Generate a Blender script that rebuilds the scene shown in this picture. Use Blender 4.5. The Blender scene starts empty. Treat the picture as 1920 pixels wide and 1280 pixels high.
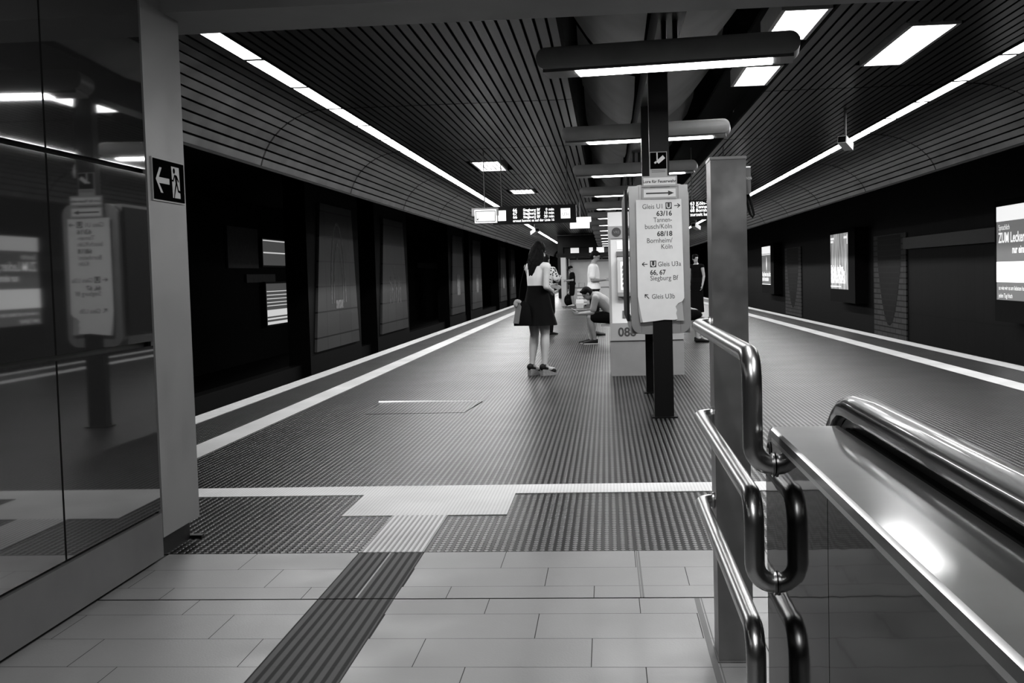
import bpy, bmesh, math, random
from mathutils import Vector, Matrix
random.seed(7)
PI = math.pi
S = bpy.context.scene
C = S.collection

# ------------------------------------------------------------------ camera
FPX, CX, CY, EYE = 2150.0, 960.0, 640.0, 1.3
def camera():
    """Level eye at 1.3 m; the rotation comes from the platform's vanishing point and the tilt of the horizon."""
    fwd = Vector(((1137 - CX) / FPX, (511 - CY) / FPX, 1.0)).normalized()       # world +Y in (right, down, forward)
    u = Vector((1.0, -0.028, 0.0))
    rgt = (u - u.dot(fwd) * fwd).normalized()                                   # world +X
    up = rgt.cross(fwd)
    if up.y > 0: up = -up
    flip = Vector((1, -1, -1))
    m = Matrix((rgt * flip, fwd * flip, up * flip)) if False else Matrix(
        [[a.x, -a.y, -a.z] for a in (rgt, fwd, up)])
    cd = bpy.data.cameras.new('camera'); cam = bpy.data.objects.new('camera', cd); C.objects.link(cam)
    cd.sensor_width = 36.0; cd.lens = FPX / 1920 * 36.0; cd.clip_start = 0.02; cd.clip_end = 400
    cam.matrix_world = Matrix.Translation((0, 0, EYE)) @ m.to_4x4()
    S.camera = cam
camera()

# ------------------------------------------------------------------ world, exposure
w = bpy.data.worlds.new('world'); S.world = w; w.use_nodes = True
w.node_tree.nodes['Background'].inputs['Color'].default_value = (1, 1, 1, 1)
w.node_tree.nodes['Background'].inputs['Strength'].default_value = 0.0
S.view_settings.view_transform = 'Standard'; S.view_settings.look = 'None'
S.view_settings.exposure = 0.2; S.view_settings.gamma = 1.0; S.view_settings.use_curve_mapping = False
S.cycles.max_bounces = 8; S.cycles.diffuse_bounces = 4; S.cycles.glossy_bounces = 5
S.cycles.use_denoising = True; S.cycles.use_adaptive_sampling = False
S.cycles.sample_clamp_indirect = 6.0; S.cycles.sample_clamp_direct = 9.0
E_STRIP, E_LAMP, E_CEIL, E_POST, E_LAND = 50.0, 62.0, 56.0, 0.85, 56.0

# ------------------------------------------------------------------ materials
def nodes(name):
    m = bpy.data.materials.new(name); m.use_nodes = True
    nt = m.node_tree
    return m, nt, nt.nodes['Principled BSDF']
def g3(v): return (v, v, v, 1)
def mat(name, v, rough=0.5, metal=0.0, ior=1.5, noise=0.0, nscale=6.0, bump=0.0, bscale=40.0, rvar=0.0, spec=0.5, edge=1.0, coat=(0, .05)):
    m, nt, b = nodes(name); b.inputs['Specular Tint'].default_value = g3(edge); b.inputs['Specular IOR Level'].default_value = spec
    b.inputs['Base Color'].default_value = g3(v); b.inputs['Roughness'].default_value = rough
    b.inputs['Metallic'].default_value = metal; b.inputs['IOR'].default_value = ior
    b.inputs['Coat Weight'].default_value, b.inputs['Coat Roughness'].default_value = coat
    tc = nt.nodes.new('ShaderNodeTexCoord')
    if noise or rvar:
        n = nt.nodes.new('ShaderNodeTexNoise'); n.inputs['Scale'].default_value = nscale; n.inputs['Detail'].default_value = 5
        nt.links.new(tc.outputs['Object'], n.inputs['Vector'])
        if noise:
            r = nt.nodes.new('ShaderNodeMapRange')
            r.inputs['From Min'].default_value = 0.3; r.inputs['From Max'].default_value = 0.7
            r.inputs['To Min'].default_value = v * (1 - noise); r.inputs['To Max'].default_value = v * (1 + noise)
            nt.links.new(n.outputs['Fac'], r.inputs['Value']); nt.links.new(r.outputs['Result'], b.inputs['Base Color'])
        if rvar:
            r = nt.nodes.new('ShaderNodeMapRange')
            r.inputs['From Min'].default_value = 0.35; r.inputs['From Max'].default_value = 0.65
            r.inputs['To Min'].default_value = max(0.02, rough - rvar); r.inputs['To Max'].default_value = rough + rvar
            nt.links.new(n.outputs['Fac'], r.inputs['Value']); nt.links.new(r.outputs['Result'], b.inputs['Roughness'])
    if bump:
        n = nt.nodes.new('ShaderNodeTexNoise'); n.inputs['Scale'].default_value = bscale; n.inputs['Detail'].default_value = 3
        nt.links.new(tc.outputs['Object'], n.inputs['Vector'])
        bp = nt.nodes.new('ShaderNodeBump'); bp.inputs['Strength'].default_value = 1.0; bp.inputs['Distance'].default_value = bump
        nt.links.new(n.outputs['Fac'], bp.inputs['Height']); nt.links.new(bp.outputs['Normal'], b.inputs['Normal'])
    return m
def glow(name, v, strength, sample='NONE'):
    m, nt, b = nodes(name); m.cycles.emission_sampling = sample
    b.inputs['Base Color'].default_value = g3(v); b.inputs['Emission Color'].default_value = g3(v)
    b.inputs['Emission Strength'].default_value = strength; b.inputs['Roughness'].default_value = 0.4
    return m
def math_node(nt, op, a, b=None, c=None):
    n = nt.nodes.new('ShaderNodeMath'); n.operation = op
    for i, v in enumerate((a, b, c)):
        if v is None: continue
        if isinstance(v, (int, float)): n.inputs[i].default_value = v
        else: nt.links.new(v, n.inputs[i])
    return n.outputs[0]
def studded(name, lo, hi, rough, px, py, depth, spec=.5):
    """Rubber with rows of low studs: ribs px apart running along Y, cut every py."""
    m, nt, b = nodes(name)
    tc = nt.nodes.new('ShaderNodeTexCoord'); sp = nt.nodes.new('ShaderNodeSeparateXYZ')
    nt.links.new(tc.outputs['Object'], sp.inputs[0])
    def wave(o, p):
        s = math_node(nt, 'SINE', math_node(nt, 'MULTIPLY', o, 2 * PI / p))
        return math_node(nt, 'MULTIPLY_ADD', s, 0.5, 0.5)
    wx = wave(sp.outputs[0], px)
    h = wx
    if py:
        h = math_node(nt, 'MULTIPLY', wx, math_node(nt, 'MULTIPLY_ADD', wave(sp.outputs[1], py), 0.62, 0.38))
    r = nt.nodes.new('ShaderNodeMapRange'); r.interpolation_type = 'SMOOTHSTEP'
    r.inputs['From Min'].default_value = 0.22; r.inputs['From Max'].default_value = 0.62
    nt.links.new(h, r.inputs['Value'])
    n = nt.nodes.new('ShaderNodeTexNoise'); n.inputs['Scale'].default_value = 1.3; n.inputs['Detail'].default_value = 6
    nt.links.new(tc.outputs['Object'], n.inputs['Vector'])
    dirt = math_node(nt, 'MULTIPLY_ADD', n.outputs['Fac'], 0.7, 0.65)
    col = math_node(nt, 'MULTIPLY', math_node(nt, 'MULTIPLY_ADD', r.outputs['Result'], hi - lo, lo), dirt)
    nt.links.new(col, b.inputs['Base Color'])
    b.inputs['Roughness'].default_value = rough; b.inputs['Specular IOR Level'].default_value = spec
    nt.links.new(math_node(nt, 'MULTIPLY_ADD', r.outputs['Result'], spec * .92, spec * .08), b.inputs['Specular IOR Level'])
    rr = math_node(nt, 'MULTIPLY_ADD', n.outputs['Fac'], 0.10, rough - 0.05)
    nt.links.new(rr, b.inputs['Roughness'])
    bp = nt.nodes.new('ShaderNodeBump'); bp.inputs['Distance'].default_value = depth; bp.inputs['Strength'].default_value = 0.8
    nt.links.new(r.outputs['Result'], bp.inputs['Height']); nt.links.new(bp.outputs['Normal'], b.inputs['Normal'])
    return m
def tiled(name, v, groove, tw, th, rough, pat=None, spec=0.5):
    """Glazed wall tiles on a plane of constant X (coordinates Y, Z)."""
    m, nt, b = nodes(name)
    tc = nt.nodes.new('ShaderNodeTexCoord'); sp = nt.nodes.new('ShaderNodeSeparateXYZ')
    nt.links.new(tc.outputs['Object'], sp.inputs[0])
    cb = nt.nodes.new('ShaderNodeCombineXYZ')
    nt.links.new(sp.outputs[1], cb.inputs[0]); nt.links.new(sp.outputs[2], cb.inputs[1])
    b.inputs['Specular IOR Level'].default_value = spec
    br = nt.nodes.new('ShaderNodeTexBrick'); br.offset = 0.0 if pat != 'brick' else 0.5
    br.inputs['Color1'].default_value = g3(v * 0.85); br.inputs['Color2'].default_value = g3(v * 1.15); br.inputs['Mortar'].default_value = g3(groove)
    br.inputs['Scale'].default_value = 1.0; br.inputs['Mortar Size'].default_value = 0.018
    br.inputs['Brick Width'].default_value = tw; br.inputs['Row Height'].default_value = th
    nt.links.new(cb.outputs[0], br.inputs['Vector']); nt.links.new(br.outputs['Color'], b.inputs['Base Color'])
    b.inputs['Roughness'].default_value = rough
    return m

M = {}
M['tile'] = mat('floor_tile', 0.20, 0.45, noise=0.10, nscale=2.2, bump=0.0004, bscale=120, rvar=0.08)
M['grout'] = mat('grout', 0.03, 0.9)
M['strip'] = studded('guide_strip', 0.034, 0.042, 0.6, 0.0375, 0, 0.0006, spec=.2)
M['rubber'] = studded('studded_rubber', 0.0008, 0.022, 0.345, 0.038, 0.042, 0.006, spec=.42)
M['white_mat'] = studded('white_rubber', 0.64, 0.72, 0.5, 0.02, 0, 0.0006, spec=.2)
M['rib_white'] = studded('ribbed_white_rubber', 0.42, 0.72, 0.5, 0.027, 0, 0.003, spec=.2)
M['stripe_dimmed'] = studded('dimmed_platform_stripe', 0.36, 0.42, 0.6, 0.02, 0, 0.0006, spec=.15)  # same white rubber, weaker light along the platform edges put into its colour
M['edge'] = mat('worn_metal_edge', .6, .45, metal=.6)
M['line'] = mat('white_line', 0.38, 0.6, noise=0.12, nscale=9, spec=.15)
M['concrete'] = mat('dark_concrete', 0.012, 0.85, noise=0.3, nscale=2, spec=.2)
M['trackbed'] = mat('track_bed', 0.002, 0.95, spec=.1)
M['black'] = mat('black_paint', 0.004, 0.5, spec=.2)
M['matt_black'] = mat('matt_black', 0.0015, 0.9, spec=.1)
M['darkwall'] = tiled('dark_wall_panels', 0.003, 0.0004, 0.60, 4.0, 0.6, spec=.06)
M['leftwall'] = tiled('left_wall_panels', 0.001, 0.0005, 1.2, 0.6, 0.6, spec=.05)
M['glass'] = mat('dark_glass', 0.022, 0.03, ior=1.95)
M['steel_dull'] = mat('dull_steel', 0.22, 0.5, metal=0.25, noise=0.07, nscale=5, rvar=0.05)
M['steel_kick'] = mat('kick_steel', 0.11, 0.55, metal=0.3, noise=0.08, nscale=4)
M['steel'] = mat('brushed_steel', 0.42, 0.30, metal=1.0, noise=0.08, nscale=10)
M['steel_post'] = mat('post_steel', 0.25, 0.36, metal=0.85, noise=0.10, nscale=8, rvar=0.06)
M['chrome'] = mat('polished_tube_steel', 0.50, 0.285, metal=1.0)
M['mirror'] = mat('polished_cladding', 0.21, 0.04, metal=1.0, bump=0.003, bscale=1.5, edge=.4)
M['deck'] = mat('deck_steel', 0.16, 0.30, metal=1.0, noise=0.15, nscale=7, edge=.4, coat=(.35, .07))
M['handrail'] = mat('handrail_rubber', 0.008, 0.30, ior=1.5, spec=.25, coat=(.6, .06))
M['slat'] = mat('ceiling_slat', 0.004, 0.285, ior=1.5, noise=0.2, nscale=1.4, spec=.085)
M['cove'] = mat('cove_slat', 0.034, 0.32, ior=1.5, noise=0.5, nscale=2.4, spec=.22)
M['lamp_body'] = mat('lamp_housing', 0.24, 0.4, noise=0.12, nscale=4, spec=.35)
M['lamp_end'] = mat('lamp_end_plate', 0.08, 0.4)
M['tray'] = mat('lamp_tray', 0.35, 0.35, noise=0.1)
M['vault'] = mat('recess_panel', 0.50, 0.6, noise=0.12, nscale=2)
M['alu'] = mat('aluminium_frame', 0.36, 0.36, metal=0.5, noise=0.06, nscale=6)
M['paper'] = mat('paper', 0.85, 0.7, noise=0.03, nscale=10)
M['paper_grey'] = mat('grey_sticker', 0.42, 0.6)
M['ink'] = mat('ink', 0.025, 0.6)
M['ink_grey'] = mat('grey_ink', 0.10, 0.6)
M['machine'] = mat('machine_enamel', 0.60, 0.4, noise=0.03, spec=.3)
M['machine_grey'] = mat('machine_grey', 0.24, 0.45)
M['machine_base'] = mat('machine_base', 0.17, 0.55, noise=0.06, spec=.3)
M['sign_black'] = mat('sign_black', 0.003, 0.7, spec=.0)
M['sign_edge'] = mat('sign_edge', 0.35, 0.5)
M['sign_white'] = mat('sign_white', 0.50, 0.5)
M['skin'] = mat('skin', 0.42, 0.55, noise=0.06, nscale=12)
M['skin_tan'] = mat('skin_tan', 0.24, 0.55, noise=0.06, nscale=12)
M['hair'] = mat('dark_hair', 0.004, 0.65, bump=0.006, bscale=60, spec=.08)
M['white_cloth'] = mat('white_cloth', 0.70, 0.8, bump=0.004, bscale=14)
M['grey_cloth'] = mat('grey_cloth', 0.27, 0.85, bump=0.004, bscale=14)
M['black_cloth'] = mat('black_cloth', 0.004, 0.9, bump=0.003, bscale=14, spec=.06)
M['canvas'] = mat('canvas', 0.11, 0.8, bump=0.002, bscale=60)
M['shoe_dark'] = mat('shoe_dark', 0.006, 0.6, spec=.2)
M['sole'] = mat('shoe_sole', 0.38, 0.7)
M['cork'] = mat('wedge_cork', 0.20, 0.8, noise=0.25, nscale=60)
M['wood'] = mat('bench_slat', 0.30, 0.45)
M['plastic_white'] = mat('white_plastic', 0.6, 0.4)
M['tile_pale'] = tiled('pale_wall_tiles', 0.04, 0.004, 1.25, 0.58, 0.45, spec=.2)
M['mosaic'] = tiled('wall_mosaic', 0.045, 0.005, 0.62, 0.155, 0.6, pat='brick', spec=.1)
M['mosaic_dark'] = tiled('dark_wall_mosaic', 0.003, 0.009, 0.62, 0.155, 0.6, pat='brick', spec=.1)
M['motif'] = mat('pale_motif', 0.16, 0.6, noise=0.5, nscale=8, spec=.2)
M['e_strip'] = glow('strip_tube', 1.0, E_STRIP, 'FRONT')
M['e_lamp'] = glow('lamp_tube', 1.0, E_LAMP, 'FRONT')
M['e_ceil'] = glow('ceiling_panel_light', 1.0, E_CEIL, 'FRONT')
M['e_white'] = glow('backlit_white', 0.85, E_POST, 'FRONT')
M['e_mid'] = glow('backlit_grey', 0.22, E_POST)
M['e_dark'] = glow('backlit_dark', 0.12, E_POST)
M['e_land'] = glow('landing_tube', 1.0, E_LAND, 'FRONT')
M['e_dim'] = glow('backlit_dim', 0.05, 1.0)
M['e_mid2'] = glow('backlit_pale', 0.5, 1.0)
M['e_sign'] = glow('lit_sign', 1.0, .7, 'FRONT')
M['e_led'] = glow('display_dots', 1.0, 1.0)
M['e_ink'] = glow('sign_ink', 0.35, 0.6)
# pattern shirt
def _pattern():
    m, nt, b = nodes('patterned_cloth')
    tc = nt.nodes.new('ShaderNodeTexCoord'); v = nt.nodes.new('ShaderNodeTexVoronoi'); v.inputs['Scale'].default_value = 22
    r = nt.nodes.new('ShaderNodeValToRGB'); r.color_ramp.elements[0].position = 0.38; r.color_ramp.elements[1].position = 0.46
    r.color_ramp.elements[0].color = g3(0.02); r.color_ramp.elements[1].color = g3(0.6)
    nt.links.new(tc.outputs['Object'], v.inputs['Vector']); nt.links.new(v.outputs['Distance'], r.inputs['Fac'])
    nt.links.new(r.outputs['Color'], b.inputs['Base Color']); b.inputs['Roughness'].default_value = 0.85
    return m
M['patterned'] = _pattern()
# blurred picture on the second poster
def _poster_picture():
    m, nt, b = nodes('backlit_picture')
    tc = nt.nodes.new('ShaderNodeTexCoord'); mp = nt.nodes.new('ShaderNodeMapping'); mp.inputs['Scale'].default_value = (1, 3.2, 0.5)
    n = nt.nodes.new('ShaderNodeTexNoise'); n.inputs['Scale'].default_value = 1.6; n.inputs['Detail'].default_value = 6; n.inputs['Distortion'].default_value = 0.6
    r = nt.nodes.new('ShaderNodeMapRange'); r.inputs['From Min'].default_value = 0.3; r.inputs['From Max'].default_value = 0.7
    r.inputs['To Min'].default_value = 0.04; r.inputs['To Max'].default_value = 0.48
    nt.links.new(tc.outputs['Object'], mp.inputs[0]); nt.links.new(mp.outputs[0], n.inputs['Vector']); nt.links.new(n.outputs['Fac'], r.inputs['Value'])
    nt.links.new(r.outputs['Result'], b.inputs['Base Color']); nt.links.new(r.outputs['Result'], b.inputs['Emission Color'])
    b.inputs['Emission Strength'].default_value = E_POST; m.cycles.emission_sampling = 'NONE'
    return m
M['e_picture'] = _poster_picture()

# ------------------------------------------------------------------ mesh builder
class MB:
    def __init__(self): self.v = []; self.f = []; self.mi = []
    def add(self, vs, fs, mi=0):
        o = len(self.v); self.v += [Vector(p) for p in vs]
        for f in fs: self.f.append([o + i for i in f]); self.mi.append(mi)
        return self
    def box(self, x0, x1, y0, y1, z0, z1, mi=0, mtx=None):
        vs = [Vector((x, y, z)) for z in (z0, z1) for y in (y0, y1) for x in (x0, x1)]
        if mtx: vs = [mtx @ p for p in vs]
        return self.add(vs, [(0, 2, 3, 1), (4, 5, 7, 6), (0, 1, 5, 4), (2, 6, 7, 3), (0, 4, 6, 2), (1, 3, 7, 5)], mi)
    def pane(self, x0, x1, y0, y1, z):
        """A sheet that faces down."""
        return self.add([(x0, y0, z), (x0, y1, z), (x1, y1, z), (x1, y0, z)], [(0, 1, 2, 3)])
    def quad(self, a, b, c, d, mi=0): return self.add([a, b, c, d], [(0, 1, 2, 3)], mi)
    def loft(self, rings, closed=True, caps=True, mi=0):
        n = len(rings[0]); vs = [p for r in rings for p in r]; fs = []
        for i in range(len(rings) - 1):
            for j in range(n if closed else n - 1):
                k = (j + 1) % n
                fs.append((i * n + j, i * n + k, (i + 1) * n + k, (i + 1) * n + j))
        if caps and closed:
            fs.append(tuple(reversed(range(n)))); fs.append(tuple((len(rings) - 1) * n + j for j in range(n)))
        return self.add(vs, fs, mi)
    def prism(self, poly, frm, to, axis='Y', mi=0):
        """Extrude a 2D polygon along an axis: axis Y -> (x,z), X -> (y,z), Z -> (x,y)."""
        def P(p, t): return {'Y': (p[0], t, p[1]), 'X': (t, p[0], p[1]), 'Z': (p[0], p[1], t)}[axis]
        return self.loft([[P(p, frm) for p in poly], [P(p, to) for p in poly]], mi=mi)
    def tube(self, pts, r, n=14, caps=True, mi=0):
        pts = [Vector(p) for p in pts]; rr = r if isinstance(r, (list, tuple)) else [r] * len(pts)
        t0 = (pts[1] - pts[0]).normalized(); up = Vector((0, 0, 1)) if abs(t0.z) < .9 else Vector((1, 0, 0))
        nrm = (up - up.dot(t0) * t0).normalized(); rings = []
        for i, p in enumerate(pts):
            t = ((pts[min(i + 1, len(pts) - 1)] - p).normalized() + (p - pts[max(i - 1, 0)]).normalized()).normalized()
            nrm = (nrm - nrm.dot(t) * t).normalized(); b = t.cross(nrm)
            rings.append([p + rr[i] * (math.cos(a) * nrm + math.sin(a) * b) for a in (2 * PI * k / n for k in range(n))])
        return self.loft(rings, caps=caps, mi=mi)
    def cone(self, p0, r0, p1, r1, n=12):
        self.ell(p0, (r0,) * 3, n=n, m=6); self.ell(p1, (r1,) * 3, n=n, m=6)
        return self.tube([p0, p1], [r0, r1], n)
    def chain(self, pts, rs, n=12):
        for i in range(len(pts) - 1): self.cone(pts[i], rs[i], pts[i + 1], rs[i + 1], n)
        return self
    def ell(self, c, r, rot=None, n=16, m=10, mi=0):
        c = Vector(c); rot = rot or Matrix.Identity(3); vs = []; fs = []
        vs.append(c + rot @ Vector((0, 0, r[2])))
        for i in range(1, m):
            t = PI * i / m
            for j in range(n):
                a = 2 * PI * j / n
                vs.append(c + rot @ Vector((r[0] * math.sin(t) * math.cos(a), r[1] * math.sin(t) * math.sin(a), r[2] * math.cos(t))))
        vs.append(c - rot @ Vector((0, 0, r[2]))); L = len(vs) - 1
        for j in range(n):
            k = (j + 1) % n; fs.append((0, 1 + j, 1 + k)); fs.append((L, L - n + k, L - n + j))
            for i in range(m - 2): fs.append((1 + i * n + j, 1 + (i + 1) * n + j, 1 + (i + 1) * n + k, 1 + i * n + k))
        return self.add(vs, fs, mi)
    def cyl(self, p0, p1, r, n=20, mi=0): return self.tube([p0, p1], r, n, mi=mi)
    def mesh(self, name, mats, smooth=None, recalc=True):
        me = bpy.data.meshes.new(name); me.from_pydata([tuple(p) for p in self.v], [], self.f)
        for m in (mats if isinstance(mats, (list, tuple)) else [mats]): me.materials.append(m)
        for p, i in zip(me.polygons, self.mi): p.material_index = i
        if recalc:
            b = bmesh.new(); b.from_mesh(me); bmesh.ops.recalc_face_normals(b, faces=b.faces); b.to_mesh(me); b.free()
        if smooth is not None:
            me.shade_smooth(); me.set_sharp_from_angle(angle=math.radians(smooth))
        me.update(); return me

ORIGIN = {}
def wpos(o): return ORIGIN.get(o.name, Vector((0, 0, 0)))
def obj(name, mb, mats, parent=None, smooth=None, local=False, recalc=True):
    """Link the builder's shapes as ONE mesh object. Vertices are given in world space unless local."""
    if parent is not None and not local:
        o = wpos(parent); mb.v = [p - o for p in mb.v]
    me = mb if isinstance(mb, bpy.types.Mesh) else mb.mesh(name, mats, smooth, recalc)
    ob = bpy.data.objects.new(name, me); C.objects.link(ob)
    if parent is not None:
        ob.parent = parent
        if not local: ORIGIN[ob.name] = wpos(parent).copy()
    return ob
def tag(o, label, cat, group=None):
    o['label'] = label; o['category'] = cat
    if group: o['group'] = group
    return o
def thing(name, label, cat, loc, rz=0.0, group=None):
    e = bpy.data.objects.new(name, None); C.objects.link(e); e.empty_display_size = 0.1
    e.location = loc; e.rotation_euler = (0, 0, rz)
    ORIGIN[e.name] = Vector(loc); return tag(e, label, cat, group)
def struct(name, mb, mats, smooth=None, label=None):
    o = obj(name, mb, mats, None, smooth); o['kind'] = 'structure'
    if label: o['label'] = label
    return o
def dup(root, loc, rz=None, label=None, group=None):
    r = root.copy(); C.objects.link(r); r.location = loc
    if rz is not None: r.rotation_euler = (0, 0, rz)
    if label: r['label'] = label
    if group: r['group'] = group
    for ch in list(root.children):
        c = ch.copy(); C.objects.link(c); c.parent = r
        for g in list(ch.children):
            d = g.copy(); C.objects.link(d); d.parent = c
    return r
def rounded(x0, x1, z0, z1, r, n=6):
    out = []
    for cx, cz, a0 in ((x1 - r, z1 - r, 0), (x0 + r, z1 - r, 90), (x0 + r, z0 + r, 180), (x1 - r, z0 + r, 270)):
        for k in range(n + 1):
            a = math.radians(a0 + 90 * k / n); out.append((cx + r * math.cos(a), cz + r * math.sin(a)))
    return out
def arc(cx, cz, r, a0, a1, n):
    return [(cx + r * math.cos(math.radians(a0 + (a1 - a0) * k / n)), cz + r * math.sin(math.radians(a0 + (a1 - a0) * k / n))) for k in range(n + 1)]

FRONT = Matrix.Rotation(PI / 2, 4, 'X')                                # lettering that faces -Y
FACE_NX = Matrix.Rotation(-PI / 2, 4, 'Z') @ FRONT                     # faces -X
FACE_PX = Matrix.Rotation(PI / 2, 4, 'Z') @ FRONT                      # faces +X
def letters(lines):
    """lines: (text, x, y, size, align, bold) in the sign's own plane -> MB-like list of polygons joined to one mesh data."""
    mb = MB()
    for txt, x, y, size, al, bold, *fit in lines:
        cu = bpy.data.curves.new('t', 'FONT'); cu.body = txt; cu.size = size; cu.align_x = al; cu.resolution_u = 3
        cu.offset = 0.012 * size * 2 if bold else 0.0
        o = bpy.data.objects.new('t', cu); C.objects.link(o)
        dg = bpy.context.evaluated_depsgraph_get(); dg.update()
        me = bpy.data.meshes.new_from_object(o.evaluated_get(dg))
        sx = 1.0
        if fit: wd = [p.co.x for p in me.vertices]; sx = fit[0] / (max(wd) - min(wd))
        mb.add([(p.co.x * sx + x, p.co.y + y, 0) for p in me.vertices], [tuple(p.vertices) for p in me.polygons])
        bpy.data.objects.remove(o); bpy.data.curves.remove(cu); bpy.data.meshes.remove(me)
    return mb
def place(mb, mtx, at):
    T = Matrix.Translation(at) @ mtx; mb.v = [T @ p for p in mb.v]; return mb
def poly2(mb, pts, z=0.0): mb.add([(p[0], p[1], z) for p in pts], [tuple(range(len(pts)))]); return mb
ORD = 'nearest second third fourth fifth sixth seventh eighth ninth tenth eleventh twelfth'.split()

# ================================================================== SETTING
YE = 96.0                                   # far end
LX, RX = -4.06, 5.10                        # platform edges
def rx(base, y): return base - 0.012 * (y - 14)
# landing floor of 30 x 60 cm tiles
mb = MB()
def tile_row(y0, y1, off):
    x = -2.14 + 0.0
    xs = [v for v in (off - 0.6 * k for k in range(-3, 6)) if -2.15 < v < 2.4]
    xs = sorted(xs + [-2.14, 2.4])
    for a, b in zip(xs, xs[1:]):
        for p, q in ((a, b),):
            segs = [(p, q)]
            if p < -1.207 and q > -0.892: segs = [(p, -1.207), (-0.892, q)]
            elif p < -1.207 < q: segs = [(p, -1.207)]
            elif p < -0.892 < q: segs = [(-0.892, q)]
            elif p >= -1.207 and q <= -0.892: segs = []
            for u, v in segs:
                if v - u > 0.01:
                    if v <= 2.4: mb.quad((u + .0015, y0 + .0015, 0), (v - .0015, y0 + .0015, 0), (v - .0015, y1 - .0015, 0), (u + .0015, y1 - .0015, 0))
offs = (0.1, 0.313, 0.52)
for n in range(3): tile_row(max(5.32 - .3 * (n + 1), 4.545), 5.32 - .3 * n, offs[n % 3])
for n in range(3, 24): tile_row(4.63 - .3 * (n - 2), min(4.63 - .3 * (n - 3), 4.535), offs[n % 3])
o = struct('floor', mb, M['tile'], label='pale grey rectangular floor tiles of the landing')
mb = MB(); mb.box(-3.3, 6, -3, 5.32, -0.2, -0.004)
o = obj('grout_bed', mb, M['grout'], o)
# guide strip in the tiles
mb = MB(); y = 5.315
for y0, y1 in [(5.02, 5.315), (4.72, 5.02), (4.545, 4.72)] + [(4.63 - .3 * (k + 1), min(4.63 - .3 * k, 4.535)) for k in range(0, 18)]:
    mb.quad((-1.205, y0 + .001, .001), (-0.894, y0 + .001, .001), (-0.894, y1 - .001, .001), (-1.205, y1 - .001, .001))
o = struct('trim_1', mb, M['strip'], label='dark ribbed guide strip running through the pale landing tiles')
mb = MB(); mb.box(-1.054, -1.046, 4.55, 5.31, .001, .003); obj('joint_line', mb, M['line'], o)
mb = MB(); mb.box(0.105, 0.111, 4.545, 5.31, -.003, .001); mb.box(0.114, 0.122, 4.545, 5.31, -.003, .001)
mb.box(0.318, 0.338, 2.6, 4.53, -.003, .0012); mb.box(0.343, 0.347, 2.6, 4.53, -.003, .0012)
struct('trim_2', mb, M['ink_grey'], label='dark slot channels let into the landing tiles')
# studded platform floor
mb = MB(); mb.quad((LX, 5.32, .0), (RX + .15, 5.32, .0), (rx(RX, YE), YE, .0), (LX, YE, .0))
mb.quad((LX, -3, .0), (-3.3, -3, .0), (-3.3, 5.32, .0), (LX, 5.32, .0)); mb.quad((2.4, -3, 0), (RX + .3, -3, 0), (RX + .15, 5.32, 0), (2.4, 5.32, 0))
struct('floor.001', mb, M['rubber'], label='dark studded rubber floor of the platform')
mb = MB(); mb.box(LX + .05, LX + .4, -3, YE, -1.2, -.002); mb.box(RX - 1.2, RX - .75, -3, YE, -1.2, -.002)
mb.add([(LX, -3, -.002), (LX, YE, -.002), (LX, YE, -.16), (LX, -3, -.16)], [(0, 1, 2, 3)])
mb.add([(RX + .18, -3, -.002), (rx(RX, YE), YE, -.002), (rx(RX, YE), YE, -.16), (RX + .18, -3, -.16)], [(0, 1, 2, 3)])
mb.quad((LX, -3, -.16), (LX + .4, -3, -.16), (LX + .4, YE, -.16), (LX, YE, -.16))
mb.quad((RX - 1, -3, -.16), (RX + .18, -3, -.16), (rx(RX, YE), YE, -.16), (RX - 2, YE, -.16))
struct('trim_3', mb, M['concrete'], label='dark concrete platform edge above the tracks')
def band(y0, y1, xa, xb, z=.004, tap=False):
    b = MB(); n = 1
    if tap:
        b.add([(rx(xa, y0), y0, z), (rx(xb, y0), y0, z), (rx(xb, y1), y1, z), (rx(xa, y1), y1, z)], [(0, 1, 2, 3)])
        b.add([(rx(xa, y0), y0, .0), (rx(xb, y0), y0, .0), (rx(xb, y1), y1, .0), (rx(xa, y1), y1, .0)], [(0, 1, 2, 3)])
    else: b.box(xa, xb, y0, y1, 0, z)
    return b
struct('trim_4', band(-3, YE, LX, -3.84), M['line'], label='white line along the left platform edge')
struct('trim_5', band(-3, YE, -3.33, -3.08), M['stripe_dimmed'], label='broad white guide line inside the left platform edge')
struct('trim_6', band(-3, YE, 4.87, RX, tap=True), M['line'], label='white line along the right platform edge')
struct('trim_7', band(-3, YE, 4.10, 4.36, tap=True), M['stripe_dimmed'], label='broad white guide line inside the right platform edge')
struct('trim_8', band(6.75, 7.03, -3.08, 4.10), M['white_mat'], label='white guide line crossing the platform behind the white field')
struct('trim_9', band(6.15, 6.75, -1.485, -.57), M['white_mat'], label='white rectangular guide field at the junction')
struct('trim_10', band(5.32, 6.15, -1.2, -.893), M['rib_white'], label='ribbed white guide pad between junction field and dark guide strip')
struct('trim_11', band(41.6, 41.85, -3.08, 3.9), M['line'], label='thin white line crossing the platform far away')
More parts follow.
